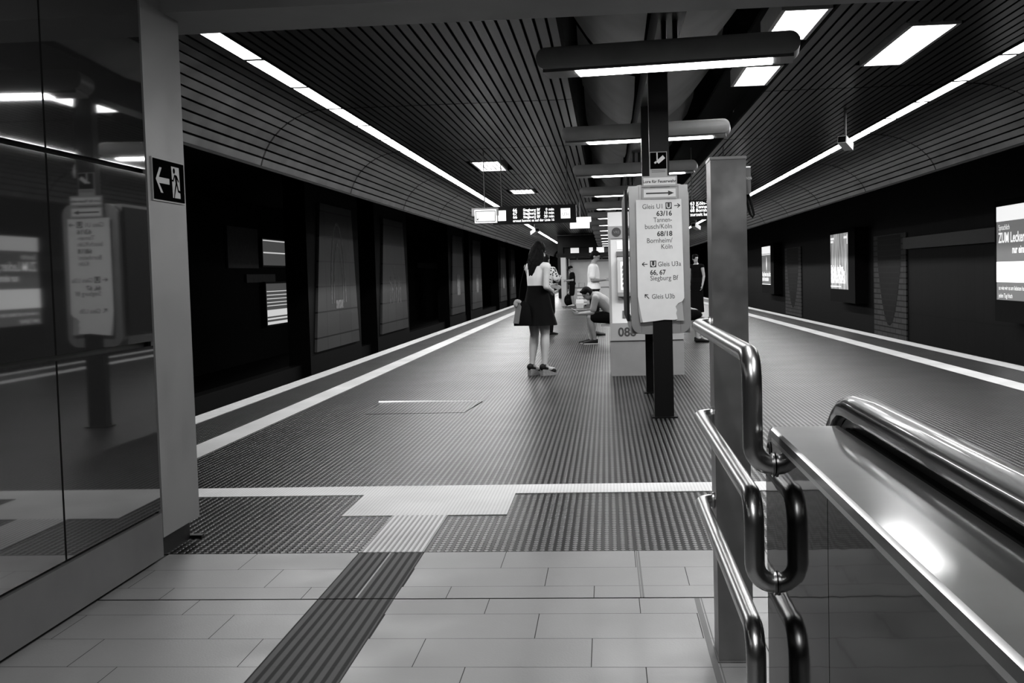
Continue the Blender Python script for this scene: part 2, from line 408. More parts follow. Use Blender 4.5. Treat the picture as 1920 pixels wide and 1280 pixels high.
# track beds, outer walls
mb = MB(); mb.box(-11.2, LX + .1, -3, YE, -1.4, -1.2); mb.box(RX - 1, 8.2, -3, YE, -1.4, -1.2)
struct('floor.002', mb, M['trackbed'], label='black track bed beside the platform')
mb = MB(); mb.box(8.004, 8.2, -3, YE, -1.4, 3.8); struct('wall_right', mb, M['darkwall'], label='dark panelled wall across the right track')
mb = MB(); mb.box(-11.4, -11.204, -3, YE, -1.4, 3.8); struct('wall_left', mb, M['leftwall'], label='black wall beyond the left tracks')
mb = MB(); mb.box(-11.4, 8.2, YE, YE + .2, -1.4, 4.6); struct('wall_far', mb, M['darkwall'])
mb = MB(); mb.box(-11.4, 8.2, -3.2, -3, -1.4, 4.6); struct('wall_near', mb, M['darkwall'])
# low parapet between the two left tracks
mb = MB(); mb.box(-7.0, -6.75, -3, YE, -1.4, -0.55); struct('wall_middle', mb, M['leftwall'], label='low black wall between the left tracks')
# slatted ceiling
LIGHT_A = [(9.62 + 2.58 * k, 10.82 + 2.58 * k) for k in range(10)]
LIGHT_B = (2.73, 3.10, 10.46, 12.40)
joints = [5.0, 9.0] + [14.0 + 5.0 * k for k in range(17)]
def slat_rows(xs, cuts=(), y_from=5.0):
    b = MB()
    for xa in xs:
        xb = xa + 0.079
        for ja, jb in zip(joints, joints[1:]):
            segs = [(ja + .018, jb - .018)]
            for cx0, cx1, cy0, cy1 in cuts:
                if xb > cx0 and xa < cx1:
                    new = []
                    for p, q in segs:
                        if cy1 <= p or cy0 >= q: new.append((p, q)); continue
                        if p < cy0: new.append((p, cy0))
                        if cy1 < q: new.append((cy1, q))
                    segs = new
            for p, q in segs: b.box(xa, xb, p, q, 3.40, 3.418)
    return b
struct('ceiling', slat_rows([-3.14 + .104 * k for k in range(27)], cuts=[(-2.46, -1.88, 20.95, 22.95), (-2.37, -1.73, 28.15, 29.65)]), M['slat'], label='dark glossy slatted ceiling over the left half of the platform')
struct('ceiling.001', slat_rows([1.93 + .104 * k for k in range(20)], cuts=[(LIGHT_B[0] - .06, LIGHT_B[1] + .06, LIGHT_B[2] - .06, LIGHT_B[3] + .06)]), M['slat'], label='dark glossy slatted ceiling over the right half of the platform')
def cove(x0, x1, z1):
    """Quarter curve of slats from the strip light down to the track edge."""
    sgn = 1 if x1 > x0 else -1; W = abs(x1 - x0); Hh = 3.40 - z1; b = MB(); pts = []
    for k in range(201):
        t = k / 200 * PI / 2 * .86
        pts.append((x0 + sgn * W * math.sin(t) / math.sin(PI / 2 * .86), 3.40 - Hh * (1 - math.cos(t)) / (1 - math.cos(PI / 2 * .86))))
    L = [0]
    for a, c in zip(pts, pts[1:]): L.append(L[-1] + math.hypot(c[0] - a[0], c[1] - a[1]))
    def at(s):
        for i in range(200):
            if L[i + 1] >= s:
                t = (s - L[i]) / (L[i + 1] - L[i]); return (pts[i][0] + t * (pts[i + 1][0] - pts[i][0]), pts[i][1] + t * (pts[i + 1][1] - pts[i][1]))
        return pts[-1]
    n = round(L[-1] / .104)
    for k in range(n):
        p, q = at(L[-1] * k / n + .012), at(L[-1] * (k + 1) / n - .012)
        d = Vector((q[0] - p[0], q[1] - p[1])).normalized(); nn = Vector((-d.y, d.x)) * .015
        if nn.y < 0: nn = -nn
        for ja, jb in zip(joints, joints[1:]):
            b.prism([p, q, (q[0] + nn.x, q[1] + nn.y), (p[0] + nn.x, p[1] + nn.y)], ja + .03, jb - .03)
    # dark backing shell
    back = MB(); back.loft([[(p[0] , y, p[1] + .06) for p in pts[::20]] for y in (5.0, YE)], closed=False, caps=False)
    back.box(min(x1, x1 + sgn * .03), max(x1, x1 + sgn * .03), 5.0, YE, z1 - .02, 4.4)
    return b, back
b, back = cove(-3.37, -4.23, 2.73); o = struct('ceiling.002', b, M['cove'], label='curved slatted cove above the left platform edge'); obj('backing', back, M['matt_black'], o)
b, back = cove(4.23, 5.30, 2.79); o = struct('ceiling.003', b, M['cove'], label='curved slatted cove above the right platform edge'); obj('backing', back, M['matt_black'], o)
mb = MB(); mb.box(-3.4, -.34, 5, YE, 3.60, 3.64); mb.box(1.46, 4.25, 5, YE, 3.62, 3.66); mb.box(-11.4, 8.2, 5, YE, 4.40, 4.6)
mb.box(-11.4, -4.2, -3, YE, 3.75, 3.9); mb.box(5.3, 8.2, -3, YE, 3.75, 3.9)
mb.box(-.36, -.32, 5, YE, 3.36, 4.4); mb.box(1.90, 1.93, 5, YE, 3.40, 3.7)
struct('ceiling.004', mb, M['matt_black'], label='black void above the ceiling slats')
# pale panels in the recess and the dark spine beam that carries the lamps
mb = MB()
for k in range(9):
    ya, yb = 4.3 + 4.43 * k + .3, 4.3 + 4.43 * (k + 1) - .3
    for s, x0, x1 in ((-1, .38, -.28), (1, .60, 1.42)):
        rings = []
        for y, dz in ((ya, .38), (ya + .5, .12), ((ya + yb) / 2, 0), (yb - .5, .12), (yb, .38)):
            rings.append([(x0 + (x1 - x0) * t, y, 3.32 + dz * .6 + .62 * t ** 1.8) for t in (0, .2, .4, .6, .8, 1)])
        mb.loft(rings, closed=False, caps=False)
struct('ceiling.005', mb, M['vault'], 50, label='pale curved panels in the ceiling recess')
mb = MB(); mb.box(.40, .58, 5.6, YE, 3.04, 3.34); struct('trim_12', mb, M['black'], label='dark spine beam running along the ceiling recess')
# portal of the landing: jamb, header, lift shaft glazing
mb = MB(); mb.box(-3.2, -2.135, 5.24, 5.70, .105, 3.4); mb.box(-2.14, -2.12, 5.22, 5.70, .105, 2.62)
mb.box(-3.2, 5.4, 5.5, 6.0, 2.62, 3.45)
o = struct('trim_13', mb, M['steel_dull'], label='grey steel portal frame with a wide jamb and lintel')
mb = MB(); mb.box(-3.2, -2.16, 5.24, 5.66, 0, .105); mb.box(-2.16, -2.10, 5.66, 5.70, 0, .015); obj('plinth', mb, M['black'], o)
mb = MB(); mb.box(-3.2, -2.16, -3, 5.24, 0, 3.4); o = struct('wall_side', mb, M['black'], label='black lift shaft wall clad in dark reflecting glass')
ys = [5.205, 4.248, 3.29, 2.33, 1.37, .41, -.55, -1.5, -2.5]; zs = [.232, 1.03, 1.826, 2.62, 3.4]
for i in range(len(ys) - 1):
    for j in range(len(zs) - 1):
        mb = MB(); mb.box(-2.16, -2.12, ys[i + 1] + .008, ys[i] - .008, zs[j] + .011, zs[j + 1] - .011); g = obj('glass_panel', mb, M['glass'], o)
mb = MB(); mb.box(-2.155, -2.118, -3, 5.205, .02, .226); struct('baseboard_left', mb, M['steel_kick'], label='grey steel kick plate under the dark glass')
mb = MB(); mb.box(-3.2, 8.2, -3, 5.5, 3.05, 3.2); struct('ceiling.006', mb, M['concrete'], label='dark ceiling over the landing')
# raised hatch plate in the platform floor
mb = MB(); mb.add([(-2.35, 10.85, .003), (-1.39, 10.85, .003), (-1.31, 11.75, .012), (-2.38, 11.75, .012), (-2.35, 10.85, 0), (-1.39, 10.85, 0), (-1.31, 11.75, 0), (-2.38, 11.75, 0)],
                  [(0, 1, 2, 3), (0, 4, 5, 1), (1, 5, 6, 2), (2, 6, 7, 3), (3, 7, 4, 0)])
o = obj('floor_hatch', mb, M['rubber']); tag(o, 'slightly raised hatch cover in the studded floor left of the woman', 'hatch')
mb = MB(); mb.tube([(-2.40, 11.77, .006), (-1.9, 11.77, .006), (-1.31, 11.77, .002)], [.022, .017, .008], 12); obj('metal_edge', mb, M['edge'], o, 60)

# ------------------------------------------------------------------ pillars between the left tracks with tapering tile panels
def pillar(y0, motif, where):
    b = MB(); b.box(-7.05, -6.56, y0 - .35, y0 + 4.95, -1.4, 3.8)
    p = struct('pillar', b, M['leftwall'], label='black pillar between the left tracks, ' + where)
    q = MB(); yb0, yb1, yt0, yt1 = y0, y0 + 4.45, y0 + .75, y0 + 3.95
    q.add([(-6.5, yb0, -.3), (-6.5, yb1, -.3), (-6.5, yt1, 3.08), (-6.5, yt0, 3.08), (-6.57, yb0, -.3), (-6.57, yb1, -.3), (-6.57, yt1, 3.08), (-6.57, yt0, 3.08)],
          [(0, 1, 2, 3), (0, 4, 5, 1), (1, 5, 6, 2), (2, 6, 7, 3), (3, 7, 4, 0)])
    pn = obj('tile_panel', q, M['tile_pale'], p)
    yc = y0 + 2.3; t = MB()
    if motif == 'arch':
        for r0, r1, h in ((.78, .70, 1.95), (.52, .46, 1.45)):
            outer = [(yc + r0 * math.cos(a), .75 + h * math.sin(a)) for a in (PI * k / 16 for k in range(17))]
            inner = [(yc + r1 * math.cos(a), .75 + (h - .08) * math.sin(a)) for a in (PI * k / 16 for k in range(17))]
            for k in range(16): t.add([(-6.494, *outer[k]), (-6.494, *outer[k + 1]), (-6.494, *inner[k + 1]), (-6.494, *inner[k])], [(0, 1, 2, 3)])
        t.box(-6.496, -6.492, yc - .35, yc + .4, .62, .82)
    elif motif == 'figures':
        for cy in (-.65, 0, .65):
            for a, c in (((cy - .22, .55), (cy, 1.35)), ((cy + .22, .55), (cy, 1.35)), ((cy - .28, 1.25), (cy + .28, .95)), ((cy, 1.35), (cy, 1.7 if cy == 0 else 1.4))):
                d = Vector((c[0] - a[0], c[1] - a[1])).normalized(); nn = Vector((-d.y, d.x)) * .035
                t.add([(-6.494, yc + a[0] + nn.x, a[1] + nn.y), (-6.494, yc + a[0] - nn.x, a[1] - nn.y), (-6.494, yc + c[0] - nn.x, c[1] - nn.y), (-6.494, yc + c[0] + nn.x, c[1] + nn.y)], [(0, 1, 2, 3)])
    else:
        t.box(-6.496, -6.492, yc - .5, yc + .5, .5, 1.4)
    obj('motif', t, M['motif'], pn)
for y0, mo, wh in ((2.5, 'x', 'hidden beside the jamb'), (10.0, 'x', 'beside the steel jamb'), (25.2, 'arch', 'with the pale arch on its panel'), (32.7, 'figures', 'with pale stick strokes on its panel'), (47.9, 'x', 'third of the paler ones'),
                   (55.3, 'x', 'fourth of the paler ones'), (70.2, 'x', 'fifth of the paler ones'), (77.8, 'x', 'farthest one')):
    if y0 > 5: pillar(y0, mo, wh)
# dim panels and plates on the far left wall
for y0, y1, z0, z1, lab in ((33.2, 36.2, 1.75, 3.0, 'dim dark panel on the far left wall'), (34.9, 38.0, 1.30, 1.56, 'narrow plate below the dim panel on the far left wall'), (67.5, 76.0, 1.9, 2.2, 'distant narrow plate on the far left wall')):
    mb = MB(); mb.box(-11.2, -11.14, y0, y1, z0, z1); o = obj('wall_panel', mb, mat('dim_panel', .05, .5, noise=.3)); tag(o, lab, 'panel')
# bright glimpses between the pillars: lit display boards on the far left wall
def lit_board(y0, y1, z0, z1, label, rows):
    o = thing('light_box', label, 'light box', (-11.2, y0, z0))
    b = MB(); b.box(-11.2, -11.05, y0 - .06, y1 + .06, z0 - .06, z1 + .06); obj('housing', b, M['black'], o)
    b = MB(); b.box(-11.05, -11.045, y0, y1, z0, z1); f = obj('lit_face', b, M['e_dim'], o)
    for p, q in rows:
        b = MB(); b.box(-11.044, -11.042, y0 + .02, y1 - .02, z0 + (z1 - z0) * p, z0 + (z1 - z0) * q); obj('bright_line', b, M['e_mid2'], f)
lit_board(36.6, 41.3, -.1, 1.25, 'low lit board glimpsed through the gap before the arch pillar', ((.0, .07), (.12, .16), (.2, .36), (.45, .47), (.53, .55), (.62, .64), (.71, .73), (.80, .82)))
lit_board(36.4, 41.3, 1.85, 2.7, 'upper dim lit board glimpsed through the gap before the arch pillar', ((.46, .51), (.93, .97)))

lit_board(51.8, 53.4, .5, 1.7, 'small lit board glimpsed through the gap after the arch pillar', ((.05, .55), (.85, .95)))
# ------------------------------------------------------------------ right wall: mosaic fields, ledge, posters
def mosaic(y0, y1, lab):
    b = MB(); b.box(7.96, 8.0, y0, y1, -.75, 2.15); o = obj('mosaic_panel', b, M['mosaic']); tag(o, lab, 'mosaic')
    b = MB(); yc = (y0 + y1) / 2; hw = (y1 - y0) * .36
    pts = [(yc + hw * math.sin(a) if False else yc + hw * t, -.42 + 1.75 * t * t) for t in [(-1 + k / 10) for k in range(21)] for a in (0,)]
    pts = pts + [(yc + hw, 2.12), (yc - hw, 2.12)]
    b.add([(7.955, p[0], p[1]) for p in pts], [tuple(range(len(pts)))]); obj('parabola', b, M['mosaic_dark'], o)
mosaic(31.4, 35.1, 'tiled mosaic field with a dark parabola between the wall ledge and the streaky poster')
mosaic(48.0, 52.2, 'tiled mosaic field with a dark parabola between the two farther posters')
mb = MB(); mb.box(7.86, 8.0, 23.6, 31.3, 1.70, 2.0); o = obj('wall_ledge', mb, mat('ledge', .0025, .35, spec=.08)); tag(o, 'long dark glossy ledge box on the right wall', 'ledge')
def poster(y0, y1, z0, z1, kind, label):
    o = thing('advertising_light_box', label, 'poster', (8.0, y0, z0 - .3), group='backlit posters on the right wall')
    b = MB(); b.box(7.62, 8.0, y0 - 1.0, y1 + .12, z0 - .42, z1 + .12); obj('housing', b, M['matt_black'], o)
    X = 7.615
    b = MB(); b.box(X, 7.62, y0, y1, z0, z1); face = obj('lit_face', b, M['e_picture'] if kind == 'picture' else M['e_dark'], o)
    w = MB(); h = z1 - z0; L = y1 - y0; Xw = X - .003
    if kind == 'candle':
        w.box(Xw, X, y0, y1, z1 - .19 * h, z1); w.box(Xw, X, y0, y1, z1 - .225 * h, z1 - .205 * h); w.box(Xw, X, y0, y1, z0, z0 + .015 * h)
        w.loft([[(Xw, yy, zz)] * 1 for yy, zz in ()], caps=False) if False else None
        yc = y0 + .45 * L
        poly = [(yc + .12 * math.sin(PI * k / 10) * (1 if k <= 10 else -1), z0 + h * (.35 + .4 * (k / 10))) for k in range(11)]
        poly += [(yc - .12 * math.sin(PI * k / 10), z0 + h * (.35 + .4 * (k / 10))) for k in range(9, 0, -1)]
        w.add([(Xw, p[0], p[1]) for p in poly], [tuple(range(len(poly)))])
        t = letters([('Kein Abend ohne Licht', 0, 0, .30, 'LEFT', True), ('und Kerzenschein', 0, -.22 * 1, .30, 'LEFT', True)])
        place(t, FACE_NX, (Xw, y1 - .1, z0 + .22 * h)); 
    elif kind == 'picture':
        w.box(Xw, X, y0 + .05, y0 + .12, z1 - .2 * h, z1 - .03 * h); w.box(Xw, X, y1 - .6, y1 - .05, z1 - .10 * h, z1 - .06 * h); w.box(Xw, X, y1 - .5, y1 - .05, z1 - .155 * h, z1 - .115 * h)
        w.box(Xw, X, y0 + .15, y0 + .6, z1 - .1 * h, z1 - .06 * h)
        w.box(Xw, X, y1 - 1.7, y1, z0 + .035 * h, z0 + .055 * h)
        t = letters([('Ein Lied, das klingt', 0, 0, .27, 'LEFT', True), ('wie lange nicht mehr', 0, -.135, .27, 'LEFT', True), ('und nie verstummt in', 0, -.27, .27, 'LEFT', True), ('dieser einen Stadt am', 0, -.405, .27, 'LEFT', True)])
        place(t, FACE_NX, (Xw, y1 - .06, z0 + .33 * h))
    else:
        w.box(Xw, X, y0, y1, z1 - .16 * h, z1); w.box(Xw, X, y0 + .95, y1, z0 + .19 * h, z0 + .41 * h)
        t = letters([('Sprachlich', 0, .05, .15, 'LEFT', False), ('ZUM Lecker,', 0, -.19, .27, 'LEFT', True), ('nur einmal', .75, -.40, .20, 'LEFT', True),
                     ('so wie wir es am liebsten haben', 0, -1.10, .12, 'LEFT', False), ('jeden Tag frisch', 0, -1.25, .12, 'LEFT', False)])
        place(t, FACE_NX, (Xw, y1 - .12, z1 - .28 * h))
    obj('white_field', w, M['e_white'], face)
    obj('lettering', t, M['e_white'], face, recalc=False)
poster(20.2, 23.2, .56, 2.36, 'text', 'nearest backlit poster, cut by the right picture edge, white bands and lettering')
poster(37.1, 39.9, .55, 2.36, 'picture', 'middle backlit poster with streaky pale picture and lines of text')
poster(54.3, 57.2, .52, 2.33, 'candle', 'farthest backlit poster with a white top and a candle flame shape')

# ------------------------------------------------------------------ lights
def strip_proto():
    o = bpy.data.objects.new('strip_light', None); C.objects.link(o)
    b = MB(); b.box(-.10, -.085, -.805, .805, -.01, .08); b.box(.085, .10, -.805, .805, -.01, .08); b.box(-.1, .1, -.805, -.775, -.012, .08); b.box(-.1, .1, .775, .805, -.012, .08)
    b.box(-.1, .1, -.805, .805, .08, .09)
    h = obj('housing', b, M['black'], o, local=True)
    b = MB(); b.pane(-.085, .085, -.775, .775, -.008); obj('diffuser', b, M['e_strip'], o, local=True, recalc=False)
    return o
sp = strip_proto(); first = True
for side, X, y00, where in (('left', -3.26, 9.08, 'left'), ('right', 4.12, 8.9, 'right')):
    for k in range(52):
        y = y00 + 1.62 * k + .81
        if k < 12: lab = '%s strip light from the portal in the row over the %s platform edge' % (ORD[k], where)
        else: lab = 'small distant strip light far down the row over the %s platform edge' % where
        if first: o = sp; o.location = (X, y, 3.40); first = False
        else: o = dup(sp, (X, y, 3.40))
        tag(o, lab, 'strip light', 'strip lights over the %s platform edge' % where if k < 12 else 'distant strip lights over the %s platform edge' % where)
# lamps across the recess
def lamp_proto():
    o = bpy.data.objects.new('hanging_lamp', None); C.objects.link(o)
    n = 10
    prof = rounded(-.905, .905, .02, .17, .07, 5)
    b = MB(); b.loft([[(x * (1 - .03 * e), y, .095 + (z - .095) * (1 - .25 * e)) for x, z in prof] for y, e in ((-.17, 1), (-.155, 0), (.155, 0), (.17, 1))])
    b.box(-.905, .905, -.156, -.1525, .088, .094)
    obj('housing', b, M['lamp_body'], o, 40, local=True)
    b = MB(); b.box(-.86, .86, -.14, .14, .0, .03); obj('end_plate', b, M['lamp_end'], o, local=True)
    b = MB(); b.pane(-.63, .72, -.135, .10, -.006); obj('diffuser', b, M['e_lamp'], o, local=True, recalc=False)
    b = MB(); b.cyl((-.02, 0, .15), (-.02, 0, .34), .02); b.cyl((.06, 0, .15), (.06, 0, .34), .02); obj('hanger', b, M['black'], o, local=True)
    return o
lp = lamp_proto()
for k in range(18):
    y = 8.2 + 4.43 * k
    o = lp if k == 0 else dup(lp, (0, 0, 0))
    o.location = (.457, y, 2.72); o.rotation_euler = (0, 0, math.radians(-7.5))
    lab = ('nearest and largest dark lamp hung across the recess in front of the posts' if k == 0 else
           '%s lamp from the portal hung across the ceiling recess' % ORD[k] if k < 8 else 'small distant lamp far down the row across the ceiling recess')
    tag(o, lab, 'lamp', 'lamps across the ceiling recess' if k < 8 else 'distant lamps across the ceiling recess')
# recessed panel lights, and added glow panels in the left half
def panel_light(x0, x1, y0, y1, label, louvre=0):
    o = thing('panel_light', label, 'ceiling light', (x0, y0, 3.4), group='recessed panel lights')
    b = MB(); t = .035
    b.box(x0 - t, x0, y0 - t, y1 + t, 3.38, 3.56); b.box(x1, x1 + t, y0 - t, y1 + t, 3.38, 3.56); b.box(x0, x1, y0 - t, y0, 3.38, 3.56); b.box(x0, x1, y1, y1 + t, 3.38, 3.56); b.box(x0, x1, y0, y1, 3.54, 3.56)
    obj('tray', b, M['tray'], o)
    b = MB(); b.pane(x0 + .02, x1, y0, y1, 3.50); obj('diffuser', b, M['e_ceil'], o, recalc=False)
    if louvre:
        b = MB()
        for k in range(1, louvre): x = x0 + (x1 - x0) * k / louvre; b.box(x - .008, x + .008, y0, y1, 3.40, 3.44)
        obj('louvre', b, M['black'], o)
for k, (a, c) in enumerate(LIGHT_A[:2]):
    panel_light(1.50, 1.84, a, c, '%s square panel light of the row along the right side of the recess' % ORD[k])
    # closing plates left and right of each tray in the open strip
panel_light(LIGHT_B[0], LIGHT_B[1], LIGHT_B[2], LIGHT_B[3], 'oblong panel light alone in the slats of the right ceiling half')
panel_light(-2.41, -1.94, 21.05, 22.85, 'bright louvred glow panel standing in for a reflection in the left ceiling half', 5)  # glowing panel added in place of a bright reflection on the glossy slats
panel_light(-2.31, -1.79, 28.25, 29.55, 'smaller distant louvred glow panel standing in for reflections in the left ceiling half', 5)  # added glow, stands for the reflected patches farther down the slats
# landing lights behind the camera
for x, y, lab in ((.3, 3.4, 'linear light on the landing ceiling just before the portal'), (1.3, 1.4, 'linear light on the landing ceiling above the escalator'), (-.2, .4, 'linear light on the landing ceiling behind the viewer')):
    o = thing('landing_light', lab, 'ceiling light', (x, y, 3.0))
    b = MB(); b.box(x - .09, x + .09, y - .8, y + .8, 2.99, 3.05); obj('housing', b, M['lamp_body'], o)
    b = MB(); b.pane(x - .07, x + .07, y - .78, y + .78, 2.98); obj('diffuser', b, M['e_land'], o, recalc=False)

# ------------------------------------------------------------------ exit sign on the jamb
o = thing('exit_sign', 'dark exit sign with arrow and running figure on the steel jamb', 'sign', (-2.12, 5.26, 1.70))
b = MB(); b.box(-2.122, -2.112, 5.262, 5.668, 1.70, 1.906); obj('edge', b, M['sign_edge'], o)
b = MB(); b.box(-2.113, -2.1095, 5.270, 5.660, 1.707, 1.899); obj('face', b, M['sign_black'], o)
t = MB()   # plane coords: x along +Y from the sign's left, y up
poly2(t, [(.025, .097), (.075, .155), (.103, .155), (.064, .108), (.195, .108), (.195, .080), (.064, .080), (.112, .035), (.083, .035)])
poly2(t, [(.235, .020), (.335, .020), (.325, .172), (.225, .172)])
obj('symbol', place(t, FACE_PX, (-2.109, 5.268, 1.706)), M['sign_white'], o, recalc=False)
t = MB(); zz = .0006
poly2(t, [(.258 + .014 * math.cos(a), .152 + .014 * math.sin(a)) for a in (2 * PI * k / 14 for k in range(14))], zz)
for pl in ([(.262, .136), (.288, .132), (.296, .092), (.276, .088)], [(.262, .136), (.268, .126), (.246, .098), (.228, .100), (.228, .108), (.242, .108)],
           [(.286, .134), (.296, .130), (.318, .105), (.312, .098), (.288, .116)], [(.276, .094), (.292, .094), (.272, .058), (.256, .020), (.246, .020), (.260, .060)],
           [(.282, .094), (.297, .092), (.312, .062), (.345, .056), (.345, .046), (.302, .050)]):
    poly2(t, pl, zz)
obj('running_figure', place(t, FACE_PX, (-2.109, 5.268, 1.706)), M['sign_black'], o, recalc=False)

# ------------------------------------------------------------------ posts and display case
for y, lab in ((10.2, 'front dark steel post carrying the pale display case'), (12.3, 'rear dark steel post half hidden behind the front one')):
    o = thing('steel_column', lab, 'post', (.485, y, 0), group='posts of the display case')
    b = MB(); b.box(.40, .57, y, y + .12, .01, 3.04); obj('shaft', b, M['black'], o)
    b = MB(); b.box(.375, .60, y - .03, y + .15, 0, .012); obj('base_plate', b, M['black'], o)
o = thing('display_case', 'pale rounded display case seen end on between the two dark posts', 'display case', (.47, 10.3, .74))
outer = rounded(.212, .735, .745, 2.062, .10, 6)
b = MB(); b.prism(outer, 10.225, 10.34); b.prism(outer, 12.25, 12.36)
b.box(.212, .735, 10.34, 12.25, .745, .86); b.box(.212, .735, 10.34, 12.25, 1.95, 2.062); obj('frame', b, M['alu'], o, 35)
b = MB(); b.box(.225, .722, 10.34, 12.25, .86, 1.95); obj('glazing', b, M['glass'], o)
b = MB(); b.box(.176, .200, 10.30, 12.20, .86, 2.03); obj('glass_door', b, M['black'], o)
b = MB(); b.box(.195, .214, 10.9, 11.0, 1.4, 1.43); b.box(.195, .214, 11.6, 11.7, 1.4, 1.43); obj('hinge', b, M['alu'], o)
for x in (.30, .645):
    b = MB(); b.box(x - .0012, x + .0012, 10.2235, 10.226, .76, 2.05); obj('seam', b, M['ink_grey'], o)
b = MB(); b.box(.40, .57, 10.19, 10.226, .70, 2.3)
# paper notice
o = thing('paper_notice', 'white paper notice with platform directions, its lower edge torn', 'notice', (.47, 10.185, .86))
pp = [(.272, 1.93), (.668, 1.926), (.678, 1.06), (.660, 1.03), (.625, 1.015), (.600, .985), (.612, .955), (.604, .925), (.615, .875), (.59, .868), (.50, .872), (.42, .862), (.312, .852), (.300, .90), (.281, 1.02), (.272, 1.08)]
b = MB(); b.prism(pp, 10.184, 10.188); obj('sheet', b, M['paper'], o)
b = MB(); b.prism([(.275, 1.07), (.312, .853), (.29, .852), (.276, .96)], 10.188, 10.19); obj('peeled_layer', b, mat('old_glue', .42, .7), o)
b = MB(); b.prism([(.60, .99), (.66, 1.03), (.672, .86), (.606, .86)], 10.189, 10.191); obj('peeled_layer', b, mat('old_glue', .42, .7), o)
sh = .060
L1 = [('Gleis U1', .512, 1.848, sh, 'RIGHT', False, .173), ('63/16', .585, 1.785, sh, 'RIGHT', True, .135), ('Tannen-', .585, 1.730, sh, 'RIGHT', False, .160), ('busch/Köln', .585, 1.673, sh, 'RIGHT', False, .234),
      ('68/18', .585, 1.608, sh, 'RIGHT', True, .133), ('Bornheim/', .585, 1.550, sh, 'RIGHT', False, .222), ('Köln', .585, 1.495, sh, 'RIGHT', False, .095),
      ('Gleis U3a', .452, 1.342, sh, 'LEFT', False, .20), ('66, 67', .383, 1.270, sh, 'LEFT', True, .137), ('Siegburg Bf', .383, 1.220, sh, 'LEFT', False, .243), ('Gleis U3b', .393, 1.058, sh, 'LEFT', False, .20)]
t = letters(L1)
def arrow(t, x0, z0, x1, z1, w=.0035, hd=.022):
    d = Vector((x1 - x0, z1 - z0)).normalized(); n = Vector((-d.y, d.x)); a = Vector((x0, z0)); c = Vector((x1, z1))
    def bar(p, q):
        e = (q - p).normalized(); m = Vector((-e.y, e.x)) * w; poly2(t, [p + m, p - m, q - m, q + m])
    bar(a, c); bar(c, c - hd * d + hd * .8 * n); bar(c, c - hd * d - hd * .8 * n)
arrow(t, .605, 1.870, .655, 1.870); arrow(t, .362, 1.364, .315, 1.364); arrow(t, .370, 1.060, .335, 1.098)
obj('lettering', place(t, FRONT, (0, 10.1835, 0)), M['ink'], o, recalc=False)
for x, z in ((.557, 1.842), (.412, 1.336)):
    t = MB(); poly2(t, [(x - .027, z), (x + .027, z), (x + .027, z + .058), (x - .027, z + .058)])
    s = obj('metro_emblem', place(t, FRONT, (0, 10.1832, 0)), M['ink'], o, recalc=False)
    t = letters([('U', x, z + .008, .060, 'CENTER', True)])
    obj('emblem_letter', place(t, FRONT, (0, 10.1828, 0)), M['paper'], s, recalc=False)
# fire brigade stickers
o = thing('fire_brigade_sign', 'two stacked white stickers, lettering above and a bold arrow below', 'sign', (.48, 10.18, 1.93))
for z0, z1 in ((2.038, 2.132), (1.932, 2.032)):
    b = MB(); b.box(.328, .634, 10.178, 10.183, z0, z1); obj('sticker', b, M['paper_grey'], o)
    b = MB(); b.box(.342, .620, 10.1765, 10.178, z0 + .016, z1 - .014); obj('white_field', b, M['paper'], o)
t = letters([('Lore für Feuerwehr', .481, 2.073, .036, 'CENTER', True)]); poly2(t, [(.362, 1.976), (.555, 1.976), (.555, 1.960), (.605, 1.981), (.555, 2.002), (.555, 1.988), (.362, 1.988)])
obj('lettering', place(t, FRONT, (0, 10.176, 0)), M['ink'], o, recalc=False)
# camera warning sign
o = thing('camera_sign', 'dark sticker with a white surveillance camera on the front post', 'sign', (.475, 10.19, 2.14))
b = MB(); b.box(.398, .551, 10.185, 10.199, 2.132, 2.343); obj('sticker', b, M['paper_grey'], o)
b = MB(); b.box(.405, .545, 10.183, 10.185, 2.195, 2.337); obj('dark_field', b, M['sign_black'], o)
t = MB(); poly2(t, [(.455, 2.26), (.515, 2.312), (.535, 2.285), (.478, 2.238)]); poly2(t, [(.437, 2.250), (.452, 2.262), (.462, 2.247), (.446, 2.238)]); poly2(t, [(.460, 2.335), (.470, 2.335), (.470, 2.275), (.460, 2.268)])
obj('camera_symbol', place(t, FRONT, (0, 10.1825, 0)), M['paper'], o, recalc=False)
t = MB()
for z in (2.178, 2.166): poly2(t, [(.415, z), (.535, z), (.535, z + .004), (.415, z + .004)])
obj('small_print', place(t, FRONT, (0, 10.1845, 0)), M['ink_grey'], o, recalc=False)

# ------------------------------------------------------------------ ticket machine
o = thing('ticket_machine', 'white ticket machine with a round emblem behind the display case', 'ticket machine', (.485, 14.4, 0))
b = MB(); b.box(.03, .945, 14.42, 15.2, .44, 2.05); obj('body', b, M['machine'], o)
b = MB(); b.box(.03, .945, 14.42, 15.2, 0, .435); obj('base', b, M['machine_base'], o)
b = MB(); b.box(.03, .945, 14.405, 14.42, .445, .665); nb = obj('number_band', b, M['machine_grey'], o)
t = letters([('088', .128, .50, .155, 'LEFT', True, .225)]); obj('lettering', place(t, FRONT, (0, 14.403, 0)), M['ink'], nb, recalc=False)
b = MB(); b.box(.03, .945, 14.405, 14.42, 1.72, 1.875); hb = obj('header_band', b, M['machine_grey'], o)
b = MB(); b.cyl((.135, 14.40, 1.80), (.135, 14.406, 1.80), .058); rb = obj('round_emblem', b, M['ink'], hb)
t = letters([('VRS', .135, 1.785, .045, 'CENTER', True)]); obj('emblem_letter', place(t, FRONT, (0, 14.399, 0)), M['ink_grey'], rb, recalc=False)
b = MB(); b.box(.03, .06, 14.404, 14.42, .67, 1.72); obj('side_strip', b, M['machine_grey'], o)
